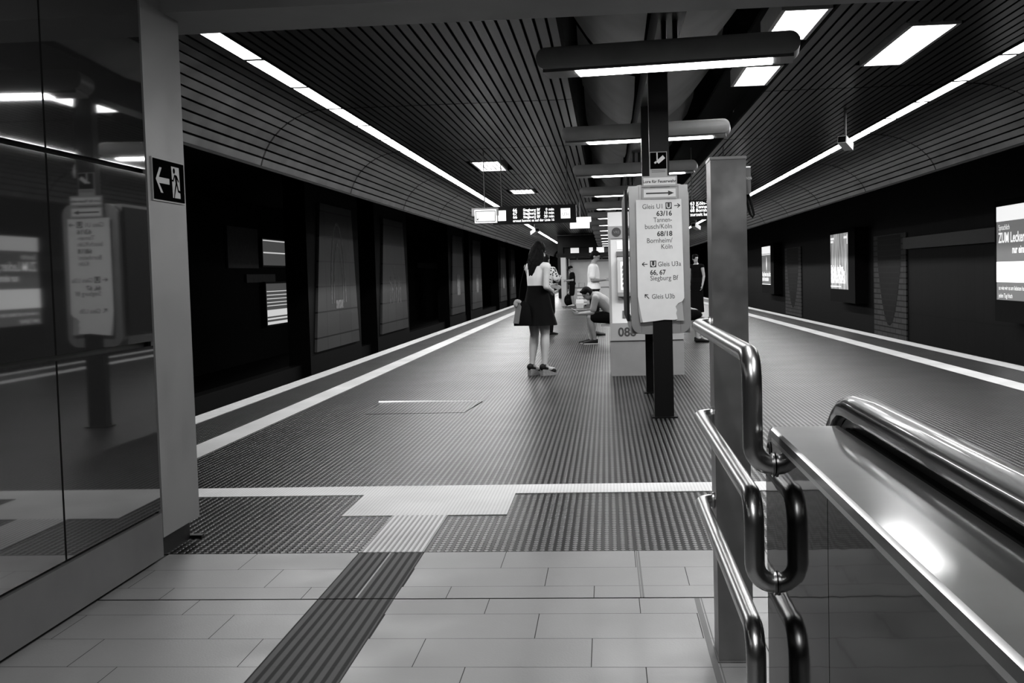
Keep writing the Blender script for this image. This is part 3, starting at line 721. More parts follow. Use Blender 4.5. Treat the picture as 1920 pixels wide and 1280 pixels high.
b = MB(); b.prism([(14.42, 1.0), (14.33, 1.0), (14.31, 1.05), (14.33, 1.45), (14.42, 1.50)], .137, .52, axis='X'); dsp = obj('screen_console', b, mat('console', .40, .4), o)
b = MB(); b.add([(.175, 14.309, 1.08), (.49, 14.309, 1.08), (.49, 14.327, 1.43), (.175, 14.327, 1.43)], [(0, 1, 2, 3)]); sc = obj('screen', b, M['paper'], dsp, recalc=False)
b = MB()
for k in range(5): b.box(.20, .30, 14.302, 14.318, 1.12 + .058 * k, 1.15 + .058 * k)
obj('screen_fields', b, M['ink_grey'], sc)
b = MB(); b.box(.13, .52, 14.39, 14.42, 1.50, 1.56); obj('console_shade', b, M['ink_grey'], o)
b = MB(); b.box(.19, .25, 14.41, 14.42, .73, .82); obj('coin_slot', b, M['ink_grey'], o)
b = MB(); b.box(.137, .45, 14.414, 14.42, 1.585, 1.69); obj('notice', b, M['paper'], o)

# ------------------------------------------------------------------ steel post with emergency phone
o = thing('steel_post', 'square brushed steel post standing beside the escalator rails', 'post', (.40, 3.85, 0))
b = MB(); b.box(.343, .457, 3.78, 3.93, 0, 1.655); obj('shaft', b, M['steel_post'], o)
b = MB(); b.box(.341, .459, 3.778, 3.932, 1.655, 1.664); obj('cap', b, M['steel'], o)
b = MB(); b.box(.339, .461, 3.77, 3.94, 0, .004); obj('base_plate', b, M['ink_grey'], o)
o = thing('emergency_phone', 'small dark phone box with a hanging handset on the steel post', 'phone', (.46, 3.9, 1.45))
b = MB(); b.prism(rounded(.457, .482, 1.545, 1.637, .008, 3), 3.86, 3.96); obj('box', b, M['ink_grey'], o)
b = MB(); b.box(.4575, .4815, 3.859, 3.861, 1.632, 1.6375); obj('top_edge', b, M['paper'], o)
t = letters([('SOS', .4755, 1.594, .011, 'CENTER', True)]); obj('lettering', place(t, FRONT, (0, 3.8585, 0)), M['paper_grey'], o, recalc=False)
b = MB(); b.tube([(.474, 3.88, 1.55), (.482, 3.88, 1.525), (.488, 3.88, 1.50), (.492, 3.88, 1.478), (.488, 3.88, 1.470), (.480, 3.88, 1.482), (.472, 3.88, 1.52), (.468, 3.88, 1.55)], .0042, 8); obj('handset', b, M['black'], o, 60)

# ------------------------------------------------------------------ tube rails
def bend(path, r, n=7):
    """Round the corners of a polyline."""
    P = [Vector(p) for p in path]; out = [P[0]]
    for i in range(1, len(P) - 1):
        a, b, c = P[i - 1], P[i], P[i + 1]; d0 = (a - b).normalized(); d1 = (c - b).normalized()
        ang = d0.angle(d1); k = min(r / math.tan(ang / 2), (a - b).length * .98, (c - b).length * .98); rr = k * math.tan(ang / 2)
        cc = b + (d0 + d1).normalized() * (rr / math.sin(ang / 2)); s, e = b + d0 * k - cc, b + d1 * k - cc
        tot = s.angle(e)
        for j in range(n + 1):
            t = j / n; out.append(cc + (s * math.sin((1 - t) * tot) + e * math.sin(t * tot)) / math.sin(tot))
    out.append(P[-1]); return out
XM = .345
for nm, z, zd, lab in (('a', 1.117, .885, 'uppermost of the three polished tube rails beside the escalator'), ('b', .814, .632, 'middle one of the three polished tube rails beside the escalator'), ('c', .526, .30, 'lowest of the three polished tube rails beside the escalator')):
    o = thing('tube_rail', lab, 'handrail', (.30, 3.9, z), group='tube rails beside the escalator')
    b = MB(); b.tube(bend([(.3415, 3.86, z), (.300, 3.86, z), (.300, 2.44, z), (.300, 2.44, zd), (XM - .002, 2.44, zd)], .062), .0212, 18); obj('tube', b, M['chrome'], o, 60)
    b = MB(); b.cyl((XM - .006, 2.44, zd), (XM - .0015, 2.44, zd), .026); obj('flange', b, M['steel'], o, 40)
    b = MB(); b.cyl((.336, 3.86, z), (.3415, 3.86, z), .028); obj('rosette', b, M['steel'], o, 40)

# ------------------------------------------------------------------ escalator
o = thing('escalator', 'escalator end with mirror cladding, steel deck and black handrail', 'escalator', (.5, 2.4, 0))
fin = [(2.455, .962)] + [(2.455 + .125 * math.sin(a), .845 + .117 * math.cos(a)) for a in (PI / 2 * k / 10 for k in range(1, 11))] + [(2.58, 0)]
b = MB(); b.prism([(1.86, 0), (1.86, .945), (2.44, .945)] + fin, XM, XM + .02, axis='X'); obj('side_cladding', b, M['mirror'], o)
b = MB(); b.box(XM, XM + .02, -2.5, 1.855, 0, .945); obj('side_cladding', b, M['mirror'], o)
b = MB(); b.box(XM + .02, .60, -2.5, 2.46, 0, .93); obj('core', b, M['black'], o)
prof = [(.338, .945), (.338, .960), (.343, .966), (.478, .966), (.478, .945)]
b = MB(); b.prism(prof, -2.5, 2.44); obj('deck', b, M['deck'], o)
b = MB(); b.box(.339, .350, -2.5, 2.44, .935, .946); obj('deck_lip', b, M['steel'], o)
b = MB(); b.prism([(2.46, 0)] + [(p[0], p[1] - .004) for p in fin], XM + .02, .505, axis='X'); obj('end_cap', b, M['steel_post'], o)
b = MB(); b.tube([(XM - .0005, 2.515 + .022 * math.cos(a), .865 + .055 * math.sin(a)) for a in (PI * k / 10 for k in range(3, 11))], .0035, 8); obj('slot', b, M['black'], o, 60)
hx = .526
pathc = [(hx, -2.5, 1.0), (hx, 0, 1.0), (hx, 1.5, 1.0), (hx, 2.3, 1.0), (hx, 2.45, 1.0)] + [(hx, 2.45 + .26 * math.sin(a), .74 + .26 * math.cos(a)) for a in (PI * k / 14 for k in range(1, 13))]
sec = [(-.040, -.014), (-.041, .004), (-.034, .018), (-.018, .026), (0, .028), (.018, .026), (.034, .018), (.041, .004), (.040, -.014), (.028, -.018), (-.028, -.018)]
rings = []
for i, p in enumerate(pathc):
    a = Vector(pathc[max(i - 1, 0)]); c = Vector(pathc[min(i + 1, len(pathc) - 1)]); t = (c - a).normalized(); n = Vector((1, 0, 0)).cross(t); n = n if n.z > 0 or t.z < 0 else -n
    n = Vector((0, -t.z, t.y)); rings.append([Vector(p) + Vector((s[0], 0, 0)) + n * s[1] for s in sec])
b = MB(); b.loft(rings); obj('rubber_handrail', b, M['handrail'], o, 50)
b = MB(); pts = [(-2.5, .93), (-2.5, .985), (2.45, .985)] + [(2.45 + .24 * math.sin(a), .74 + .24 * math.cos(a)) for a in (PI * k / 12 for k in range(1, 12))] + [(2.45, .5), (2.3, .5)]
b.prism(pts, .510, .545, axis='X'); obj('balustrade', b, M['steel_post'], o)
b = MB(); b.box(.478, .510, -2.5, 2.44, .93, .958); obj('brush_gap', b, M['matt_black'], o)
b = MB(); b.box(.60, 1.6, -2.5, 2.9, .0, .012); obj('landing_plate', b, M['deck'], o)

# ------------------------------------------------------------------ hanging signs, displays, cameras
def hang(o, x, y, z):
    b = MB(); b.cyl((x, y, z), (x, y, 3.41), .008, 8); obj('hanger', b, M['ink_grey'], o)
o = thing('departure_display', 'dark departure display with dotted text and white platform number panel', 'display', (-1.25, 20, 2.2))
b = MB(); b.box(-1.95, -.50, 20, 20.25, 2.19, 2.50); obj('housing', b, M['black'], o)
t = letters([('66', -1.60, 2.405, .075, 'LEFT', True), ('Siegburg Bf', -1.42, 2.405, .065, 'LEFT', True), ('0 min', -.88, 2.405, .065, 'RIGHT', True), ('67', -1.60, 2.345, .075, 'LEFT', True), ('Siegburg Bf', -1.42, 2.345, .065, 'LEFT', True), ('10 min', -.88, 2.345, .065, 'RIGHT', True),
             ('66', -1.60, 2.285, .075, 'LEFT', True), ('Siegburg Bf', -1.42, 2.285, .065, 'LEFT', True), ('20 min', -.88, 2.285, .065, 'RIGHT', True), ('erneut kommt es auf der Linie 16', -.88, 2.225, .062, 'RIGHT', True, .72)])
obj('lettering', place(t, FRONT, (0, 19.997, 0)), M['e_led'], o, recalc=False)
b = MB(); b.box(-.765, -.60, 19.99, 20, 2.26, 2.435); pnl = obj('number_panel', b, M['e_sign'], o)
t = letters([('U3a', -.682, 2.31, .075, 'CENTER', False), ('Gleis', -.682, 2.39, .035, 'CENTER', False)]); obj('panel_lettering', place(t, FRONT, (0, 19.988, 0)), M['e_ink'], pnl, recalc=False)
b = MB(); b.box(-1.86, -1.72, 19.99, 20, 2.25, 2.43); obj('lit_panel', b, M['e_sign'], o)
for x in (-1.8, -.65): hang(o, x, 20.12, 2.5)
o = thing('direction_sign', 'white lit direction sign with a small arrow left of the departure display', 'sign', (-2.1, 19.4, 2.2))
b = MB(); b.box(-2.25, -1.80, 19.4, 19.5, 2.32, 2.45); obj('casing', b, M['alu'], o)
b = MB(); b.box(-2.20, -1.83, 19.38, 19.52, 2.20, 2.42); obj('box', b, M['e_sign'], o)
t = MB()
for x0, x1, z0, z1 in ((-2.185, -1.845, 2.215, 2.226), (-2.185, -1.845, 2.388, 2.399), (-2.185, -2.174, 2.215, 2.399), (-1.856, -1.845, 2.215, 2.399)): poly2(t, [(x0, z0), (x1, z0), (x1, z1), (x0, z1)])
arrow(t, -2.13, 2.28, -2.16, 2.25, .005, .02); obj('arrow', place(t, FRONT, (0, 19.378, 0)), M['ink'], o, recalc=False)
hang(o, -2.03, 19.45, 2.45)
o = thing('direction_sign', 'blank looking bright white lit sign right of the departure display', 'sign', (-.47, 22, 2.15))
b = MB(); b.box(-.70, -.27, 22, 22.1, 2.28, 2.37); b.box(-.67, -.30, 21.98, 22.12, 2.16, 2.32); obj('box', b, M['e_sign'], o)
t = MB(); arrow(t, -.40, 2.24, -.36, 2.21, .004, .018); obj('arrow', place(t, FRONT, (0, 21.978, 0)), M['e_ink'], o, recalc=False)
hang(o, -.48, 22.05, 2.37)
o = thing('departure_display', 'dark departure display half hidden between display case and steel post', 'display', (2.1, 20, 2.2))
b = MB(); b.box(1.35, 2.20, 20, 20.25, 2.17, 2.50); obj('housing', b, M['black'], o)
t = letters([('63 Köln-Thielenbruch', 1.46, 2.42, .075, 'LEFT', True, .7), ('16 Tannenbusch', 1.46, 2.36, .075, 'LEFT', True), ('68 Bornheim', 1.46, 2.30, .075, 'LEFT', True), ('zurzeit kein Zug', 1.46, 2.23, .075, 'LEFT', True)])
obj('lettering', place(t, FRONT, (0, 19.997, 0)), M['e_led'], o, recalc=False)
for x in (1.5, 2.05): hang(o, x, 20.12, 2.5)
o = thing('direction_sign', 'small distant lit sign just right of the steel post', 'sign', (3.5, 30, 2.4))
b = MB(); b.box(3.36, 3.62, 30, 30.1, 2.32, 2.56); obj('box', b, M['e_sign'], o)
b = MB(); b.box(3.35, 3.63, 29.995, 30.0, 2.31, 2.325); b.box(3.615, 3.63, 29.995, 30.0, 2.32, 2.57); obj('rim', b, M['black'], o)
hang(o, 3.5, 30.05, 2.56)
def cctv(x, y, z, lab, rz=0.3, s=1.0):
    o = thing('security_camera', lab, 'camera', (x, y, z))
    R_ = Matrix.Translation((x, y, z)) @ Matrix.Rotation(rz, 4, 'Z') @ Matrix.Rotation(-.25, 4, 'X')
    b = MB(); b.box(-.06 * s, .06 * s, -.16 * s, .16 * s, -.05 * s, .05 * s, mtx=R_); bd = obj('housing', b, M['plastic_white'], o)
    b = MB(); b.box(-.05 * s, .05 * s, -.165 * s, -.158 * s, -.04 * s, .04 * s, mtx=R_); obj('lens', b, M['black'], o)
    b = MB(); b.cyl((x, y, z + .03), (x, y, 3.41), .018, 10); obj('bracket', b, M['ink_grey'], o)
cctv(3.27, 16.0, 2.96, 'security camera under the right strip lights, dark front and white flank', -.5)
cctv(-2.45, 40.0, 2.80, 'small white security camera above the woman, before the left strip lights', .5, 1.3)
cctv(2.95, 38.0, 2.72, 'small distant security camera between display case and steel post', -.5, 1.3)

# ------------------------------------------------------------------ kiosk wall, far end
o = thing('shelter', 'far white walled shelter with a pale end column behind the people', 'shelter', (-.9, 46.5, 0))
b = MB(); b.box(-1.55, 1.2, 47.0, 47.12, .05, 1.86); obj('wall_panel', b, M['machine'], o)
b = MB(); b.box(-1.82, -1.62, 46.2, 46.9, 0, 1.95); obj('end_column', b, M['plastic_white'], o)
b = MB(); b.tube([(-1.5, 46.6, 0), (-1.5, 46.6, 1.9)], .03, 10); b.tube([(-1.6, 46.6, 0), (-1.6, 46.6, 1.9)], .025, 10); obj('pole', b, M['steel'], o)
b = MB(); b.box(-2.0, 1.4, 46.2, 48.6, 1.98, 2.12); obj('roof', b, M['black'], o)
b = MB(); b.box(-1.55, 1.2, 46.98, 47.0, .70, .74); obj('rail', b, M['machine_grey'], o)
for x in (-1.2, -.2, .6):
    b = MB(); b.box(x, x + .05, 47.0, 47.1, 1.86, 2.0); obj('roof_strut', b, M['machine_grey'], o)
o = thing('stair_portal', 'dark stair portal across the far end of the platform', 'portal', (0, 62, 0))
b = MB(); b.box(-2.6, 3.4, 62, 62.6, 2.72, 3.35); obj('lintel', b, M['black'], o)
for x in (-2.6, 3.1):
    b = MB(); b.box(x, x + .3, 62, 62.6, 0, 2.72); obj('upright', b, M['black'], o)
for x0, x1 in ((-1.9, -1.45), (-.9, -.7), (-.5, -.1)):
    b = MB(); b.box(x0, x1, 62.1, 62.2, 2.38, 2.68); obj('lit_panel', b, M['e_mid2'], o)
b = MB(); b.box(-2.3, 3.1, 62.2, 62.3, 2.1, 2.72); obj('back_board', b, M['black'], o)

# ------------------------------------------------------------------ bench and luggage
def bench(x0, x1, y, lab):
    o = thing('bench', lab, 'bench', ((x0 + x1) / 2, y, 0))
    b = MB()
    for k in range(4): b.box(x0, x1, y - .22 + .115 * k, y - .12 + .115 * k, .325, .36)
    obj('seat', b, M['wood'], o)
    for x in (x0 + .25, x1 - .25):
        b = MB(); b.box(x - .03, x + .03, y - .18, y + .18, 0, .325); obj('leg', b, M['black'], o)
bench(-.12, 1.50, 21.15, 'low pale bench behind the ticket machine')

# ================================================================== PEOPLE
def remesh(mb, name, material, voxel, smooth_it=4):
    me = mb.mesh(name + '_raw', material); o = bpy.data.objects.new('tmp', me); C.objects.link(o)
    r = o.modifiers.new('r', 'REMESH'); r.mode = 'VOXEL'; r.voxel_size = voxel
    if smooth_it:
        s = o.modifiers.new('s', 'SMOOTH'); s.iterations = smooth_it; s.factor = 0.5
    dg = bpy.context.evaluated_depsgraph_get(); dg.update()
    out = bpy.data.meshes.new_from_object(o.evaluated_get(dg)); out.name = name
    out.materials.clear(); out.materials.append(material)
    bpy.data.objects.remove(o); bpy.data.meshes.remove(me)
    out.shade_smooth(); return out
def V(*a): return Vector(a)
def ring(c, right, fwd, w, d, n=18): return [c + right * (w * math.cos(a)) + fwd * (d * math.sin(a)) for a in (2 * PI * k / n for k in range(n))]
def torso(mb, pts, right, sizes):
    """Elliptical rings along the spine."""
    rings = []
    for i, p in enumerate(pts):
        t = (pts[min(i + 1, len(pts) - 1)] - pts[max(i - 1, 0)]).normalized(); fw = right.cross(t) * -1
        rings.append(ring(p, right, fw, *sizes[i]))
    mb.loft(rings)
def hand(mb, w, d, n, s, curl=.6, k=1.0):
    """Palm, four curled fingers of different length and a thumb; d along the hand, n out of the back, s to the thumb."""
    d, n, s = d.normalized(), n.normalized(), s.normalized()
    rot = Matrix((s, d, n)).transposed()
    mb.ell(w + d * .05 * k, (.040 * k, .052 * k, .016 * k), rot, 12, 8)
    for i, (off, ln) in enumerate(((.028, .070), (.010, .078), (-.010, .073), (-.028, .058))):
        p = w + d * .088 * k + s * off * k; a = 0.0; pts = [p]
        for seg in (.42, .33, .25):
            a += curl * (.8 + .12 * i); p = p + (d * math.cos(a) - n * math.sin(a)) * ln * seg * k; pts.append(p)
        mb.chain(pts, [.0095 * k, .009 * k, .0085 * k, .0075 * k], 8)
    t0 = w + d * .025 * k + s * .032 * k; t1 = t0 + (d * .7 + s * .6 - n * .25) * .04 * k; t2 = t1 + (d * .9 + s * .1 - n * .4) * .034 * k
    mb.chain([t0, t1, t2], [.012 * k, .010 * k, .0085 * k], 8)
def head(mb, c, face, up, k=1.0):
    """Skull, jaw, nose, brows, lips, ears; face = viewing direction."""
    face = face.normalized(); side = face.cross(up).normalized(); up = side.cross(face).normalized()
    rot = Matrix((side, face, up)).transposed()
    P = lambda a, b_, z: c + (side * a + face * b_ + up * z) * k
    mb.ell(P(0, -.012, .022), (.074 * k, .092 * k, .092 * k), rot); mb.ell(P(0, .022, -.045), (.056 * k, .066 * k, .072 * k), rot)
    mb.ell(P(0, .062, -.092), (.024 * k, .022 * k, .020 * k), rot, 10, 8)
    mb.chain([P(0, .084, .008), P(0, .106, -.030)], [.009 * k, .014 * k], 8)
    mb.ell(P(0, .084, -.062), (.022 * k, .010 * k, .008 * k), rot, 10, 6)
    mb.ell(P(0, .078, .024), (.050 * k, .014 * k, .010 * k), rot, 12, 6)
    for s in (-1, 1): mb.ell(P(s * .074, -.012, -.018), (.010 * k, .020 * k, .031 * k), rot, 10, 8)
    return P, rot
def eyes(parent, P, k):
    b = MB()
    for s in (-1, 1): b.ell(P(s * .031, .078, .004), (.011 * k, .008 * k, .008 * k), None, 8, 6)
    return obj('eyes', b, M['ink'], parent, 60, local=True)
def shoe(mb, heel, toe, k=1.0, h=.07):
    f = (toe - heel); L = f.length; f = f.normalized(); r = f.cross(V(0, 0, 1)).normalized()
    rings = []
    for t, w_, hh in ((0, .028, h), (.12, .036, h * 1.05), (.35, .037, h * .95), (.6, .044, h * .7), (.85, .040, h * .5), (1.0, .018, h * .35)):
        p = heel + f * L * t
        rings.append([p + r * (w_ * math.cos(a)) * k + V(0, 0, 1) * (hh * .5 + hh * .5 * math.sin(a)) for a in (2 * PI * j / 12 for j in range(12))])
    mb.loft(rings)

def person(label, loc, rz, J, skin, parts, voxel=.010, k=1.0, lk=1.0):
    """J: joint positions in the person's own frame (facing +Y, right = +X). Returns the Empty; the body is ONE mesh."""
    root = thing('person', label, 'person', loc, rz)
    b = MB()
    rt = J.get('right', V(1, 0, 0))
    sp_ = J['spine']                                          # pelvis, waist, chest, shoulders, neck
    torso(b, [sp_[0], sp_[1], sp_[2], sp_[3], sp_[4], sp_[5]], rt, [(.150 * k, .100 * k), (.125 * k, .088 * k), (.148 * k, .102 * k), (.150 * k, .080 * k), (.058 * k, .056 * k), (.050 * k, .052 * k)])
    b.ell(sp_[0], (.152 * k, .105 * k, .09 * k))
    for s in 'LR':
        sh, el, wr = J['arm' + s]
        b.chain([sh, el], [.050 * k, .040 * k]); b.chain([el, el + (wr - el) * .35, wr], [.040 * k, .038 * k, .026 * k])
        b.chain([sp_[3] + (sh - sp_[3]) * .4, sh], [.058 * k, .052 * k])
        hd, hn, hs_ = J['hand' + s]; hand(b, wr, hd, hn, hs_, J.get('curl', .6), k)
        hp, kn, an, toe = J['leg' + s]
        b.chain([hp, hp + (kn - hp) * .5, kn], [.088 * k * lk, .078 * k * lk, .057 * k * lk]); b.chain([kn, kn + (an - kn) * .33, an - (an - kn) * .12, an], [.054 * k * lk, .058 * k * lk, .036 * k * lk, .034 * k * lk])
        b.chain([an, an + V(0, 0, -.035) + (toe - an) * .3, toe], [.034 * k, .034 * k, .022 * k])
    P, rot = head(b, J['head'], J['face'], J.get('up', V(0, 0, 1)), k)
    b.chain([sp_[4], J['head'] + V(0, 0, -.05)], [.056 * k, .052 * k])
    body = obj('body', remesh(b, 'body', skin, voxel), None, root, local=True)
    eyes(root, P, k)
    for nm, mb_, m_, vx in parts(J, P, rot, rt): obj(nm, remesh(mb_, nm, m_, vx) if vx else mb_, m_, root, 45, local=True)
    return root
def shirt(J, rt, k, inf, sleeve=.6, low=0.0, widths=None):
    b = MB(); sp_ = J['spine']; i = inf
    pel = sp_[0] + (sp_[1] - sp_[0]) * low
    torso(b, [pel, sp_[1], sp_[2], sp_[3], sp_[3] + (sp_[4] - sp_[3]) * .75], rt, widths or [(.175 * k + i, .128 * k + i), (.138 * k + i, .10 * k + i), (.152 * k + i, .106 * k + i), (.150 * k + i, .084 * k + i), (.066 * k + i * .3, .060 * k + i * .3)])
    for s in 'LR':
        sh, el, wr = J['arm' + s]; e = sh + (el - sh) * sleeve
        b.chain([sp_[3] + (sh - sp_[3]) * .45, sh], [.062 * k + i * .5, .056 * k + i * .6])
        if sleeve > 0: b.chain([sh, e], [.056 * k + i * .7, .048 * k + i])
    return b
def shorts(J, k, inf, ln=.85):
    b = MB(); sp_ = J['spine']; b.ell(sp_[0] + V(0, 0, .02), (.158 * k + inf, .112 * k + inf, .115 * k))
    for s in 'LR':
        hp, kn = J['leg' + s][:2]; e = hp + (kn - hp) * ln; b.chain([hp, e], [.095 * k + inf, .074 * k + inf])
    return b
def short_hair(P, k, long=.0):
    b = MB(); b.ell(P(0, -.024, .036), (.082 * k, .094 * k, .090 * k)); b.ell(P(0, -.05, -.02), (.074 * k, .060 * k, .080 * k + long)); b.ell(P(0, .04, .088), (.062 * k, .045 * k, .028 * k)); return b

def stand_joints(h=1.72, k=1.0, ar=None, al=None, spread=.10, lean=0.0):
    s = h / 1.72
    J = {'spine': [V(0, 0, .94) * s, V(0, 0, 1.08) * s, V(0, lean * .5, 1.26) * s, V(0, lean, 1.40) * s, V(0, lean + .01, 1.475) * s, V(0, lean + .02, 1.53) * s],
         'head': V(0, lean + .045, 1.605) * s, 'face': V(0, 1, -.1)}
    for sd, sg in (('L', -1), ('R', 1)):
        J['leg' + sd] = [V(sg * .085, 0, .90) * s, V(sg * spread, .02, .50) * s, V(sg * spread, -.02, .085) * s, V(sg * (spread + .03), .15, .03)]
    J['armR'] = [p * s for p in (ar or (V(.185, lean, 1.39), V(.215, -.04 + lean, 1.10), V(.16, .16 + lean, 1.02)))]
    J['armL'] = [p * s for p in (al or (V(-.185, lean, 1.39), V(-.215, -.04 + lean, 1.10), V(-.16, .16 + lean, 1.02)))]
    for sd, sg in (('L', -1), ('R', 1)):
        d = (J['arm' + sd][2] - J['arm' + sd][1]).normalized(); J['hand' + sd] = (d, V(sg * .8, .0, .5), V(-sg * .6, 0, .8) if abs(d.z) < .7 else V(0, 1, 0))
    return J
def phone(P0, rz, tilt, lab):
    o = thing('mobile_phone', lab, 'phone', P0, rz)
    b = MB(); b.box(-.036, .036, -.075, .075, -.004, .004, mtx=Matrix.Rotation(tilt, 4, 'X')); obj('body', b, M['black'], o, local=True)
    b = MB(); b.box(-.032, .032, -.066, .066, .004, .005, mtx=Matrix.Rotation(tilt, 4, 'X')); obj('screen', b, glow('phone_screen', .5, .5), o, local=True)

# ---- the woman seen from behind
J = stand_joints(1.66, ar=(V(.175, 0, 1.395), V(.235, -.09, 1.13), V(.12, .15, 1.075)), al=(V(-.165, 0.01, 1.39), V(-.175, .10, 1.14), V(-.02, .26, 1.13)), spread=.085)
for q in ('spine',): J[q] = [p + V(0, 0, .05) for p in J[q]]
J['head'] = J['head'] + V(0, .01, .05); J['face'] = V(.2, 1, -.35)
for q in ('armL', 'armR'): J[q] = [p + V(0, 0, .05) for p in J[q]]
J['legL'] = [V(-.08, 0, .93), V(-.085, .02, .54), V(-.10, -.03, .145), V(-.09, .13, .075)]
J['legR'] = [V(.08, 0, .93), V(.085, .03, .54), V(.09, 0, .145), V(.11, .16, .075)]
def woman_parts(J, P, rot, rt):
    k = .95; out = []
    out.append(('camisole', shirt(J, rt, k, .008, 0, low=.3), M['white_cloth'], .009))
    b = MB(); rings = []
    for z, wx, wy in ((1.16, .140, .108), (1.10, .150, .116), (.98, .180, .140), (.84, .212, .170), (.72, .245, .200), (.65, .265, .215)):
        rings.append([V((wx * (1 + .035 * math.sin(9 * a) * (1.16 - z) * 2)) * math.cos(a), .0 + (wy * (1 + .035 * math.sin(9 * a) * (1.16 - z) * 2)) * math.sin(a), z) for a in (2 * PI * j / 54 for j in range(54))])
    b.loft(rings, caps=False); inner = [[V(p.x * .97, p.y * .97, p.z) for p in r] for r in rings]; b.loft(inner, caps=False)
    b.loft([rings[-1], inner[-1]], caps=False); out.append(('skirt', b, M['black_cloth'], None))
    b = MB(); b.ell(P(0, -.020, .036), (.086, .100, .094)); b.ell(P(0, -.055, -.03), (.082, .066, .110))
    random.seed(3)
    for i in range(26):
        u = (i / 25 - .5) * 2; x0 = u * .072; y0 = -.095 + .05 * u * u; ln = .50 + .10 * random.random() - .10 * abs(u); pts = []
        ph = random.random() * 6; L = P(0, 0, 0)
        for j in range(9):
            t = j / 8
            pts.append(V(L.x + x0 * (1 + .35 * t) + .012 * t + .022 * math.sin(ph + 10 * t), L.y + y0 - .030 * t - .035 * math.sin(PI * min(1, t * 1.3)) * .6 + .012 * math.cos(ph + 8 * t), L.z + .02 - ln * t))
        b.tube(pts, [.022, .028, .029, .029, .028, .026, .023, .018, .008], 8)
    out.append(('hair', b, M['hair'], .009))
    for s in 'LR':
        hp, kn, an, toe = J['leg' + s]; f = (toe - an); f.z = 0; f = f.normalized(); r_ = f.cross(V(0, 0, 1))
        he = an - f * .045; he.z = 0; b = MB()
        rings = []
        for t, w_, hh in ((-.01, .030, .085), (.06, .036, .078), (.12, .038, .055), (.18, .043, .034), (.225, .030, .026)):
            p = he + f * t; rings.append([p + r_ * w_, p - r_ * w_, p - r_ * w_ + V(0, 0, hh), p + r_ * w_ + V(0, 0, hh)])
        b.loft(rings); out.append(('wedge_sole', b, M['cork'], None))
        b = MB(); b.ell(he + f * .010 + V(0, 0, .112), (.042, .046, .046)); b.ell(he + f * .06 + V(0, 0, .092), (.042, .05, .026)); b.ell(he + f * .185 + V(0, 0, .056), (.048, .048, .034))
        b.tube([he + f * .03 - r_ * .036 + V(0, 0, .14), he + f * .085 + V(0, 0, .160), he + f * .03 + r_ * .036 + V(0, 0, .14)], .008, 8)
        out.append(('sandal_upper', b, M['shoe_dark'], .008))
    return out
W = (-.89, 14.75, 0)
person('woman from behind, long dark hair, white top, black skirt, wedge sandals', W, math.radians(-38), J, M['skin'], woman_parts, .008, .95, 1.12)
# her bag
o = thing('shoulder_bag', 'slouchy black and grey shoulder bag hanging at the left side of the woman', 'bag', (-1.06, 14.60, .66))
b = MB(); rings = []
for z, xc, a0, d_ in ((.655, -1.075, .115, .050), (.70, -1.075, .118, .062), (.80, -1.065, .100, .060), (.90, -1.055, .072, .046), (.965, -1.06, .045, .030)):
    rings.append([V(xc + a0 * math.cos(a), 14.56 + d_ * math.sin(a), z) for a in (2 * PI * j / 24 for j in range(24))])
b.loft(rings); obj('pouch', b, M['black_cloth'], o, 50)
b = MB(); b.loft([[V(x, y, z) for x, y, z in ((-1.195, 14.52, .69), (-1.125, 14.485, .685), (-1.085, 14.515, .90), (-1.115, 14.545, .955), (-1.16, 14.56, .90))], [V(x, y, z) for x, y, z in ((-1.19, 14.53, .69), (-1.12, 14.50, .685), (-1.08, 14.53, .90), (-1.11, 14.56, .955), (-1.155, 14.57, .90))]]); obj('pale_flap', b, M['canvas'], o)
b = MB(); b.ell((-1.135, 14.55, .965), (.046, .028, .030)); b.ell((-1.16, 14.55, .935), (.030, .025, .045)); b.ell((-1.105, 14.55, .955), (.030, .024, .026))
b.v = [p - wpos(o) for p in b.v]; obj('gathered_top', remesh(b, 'gathered_top', M['grey_cloth'], .008, 6), None, o, local=True)
b = MB(); b.tube([(-1.12, 14.55, .97), (-1.09, 14.54, 1.18), (-1.04, 14.55, 1.38), (-1.00, 14.60, 1.475), (-.99, 14.72, 1.50), (-1.0, 14.80, 1.45)], .005, 8); obj('strap', b, M['black_cloth'], o, 60)

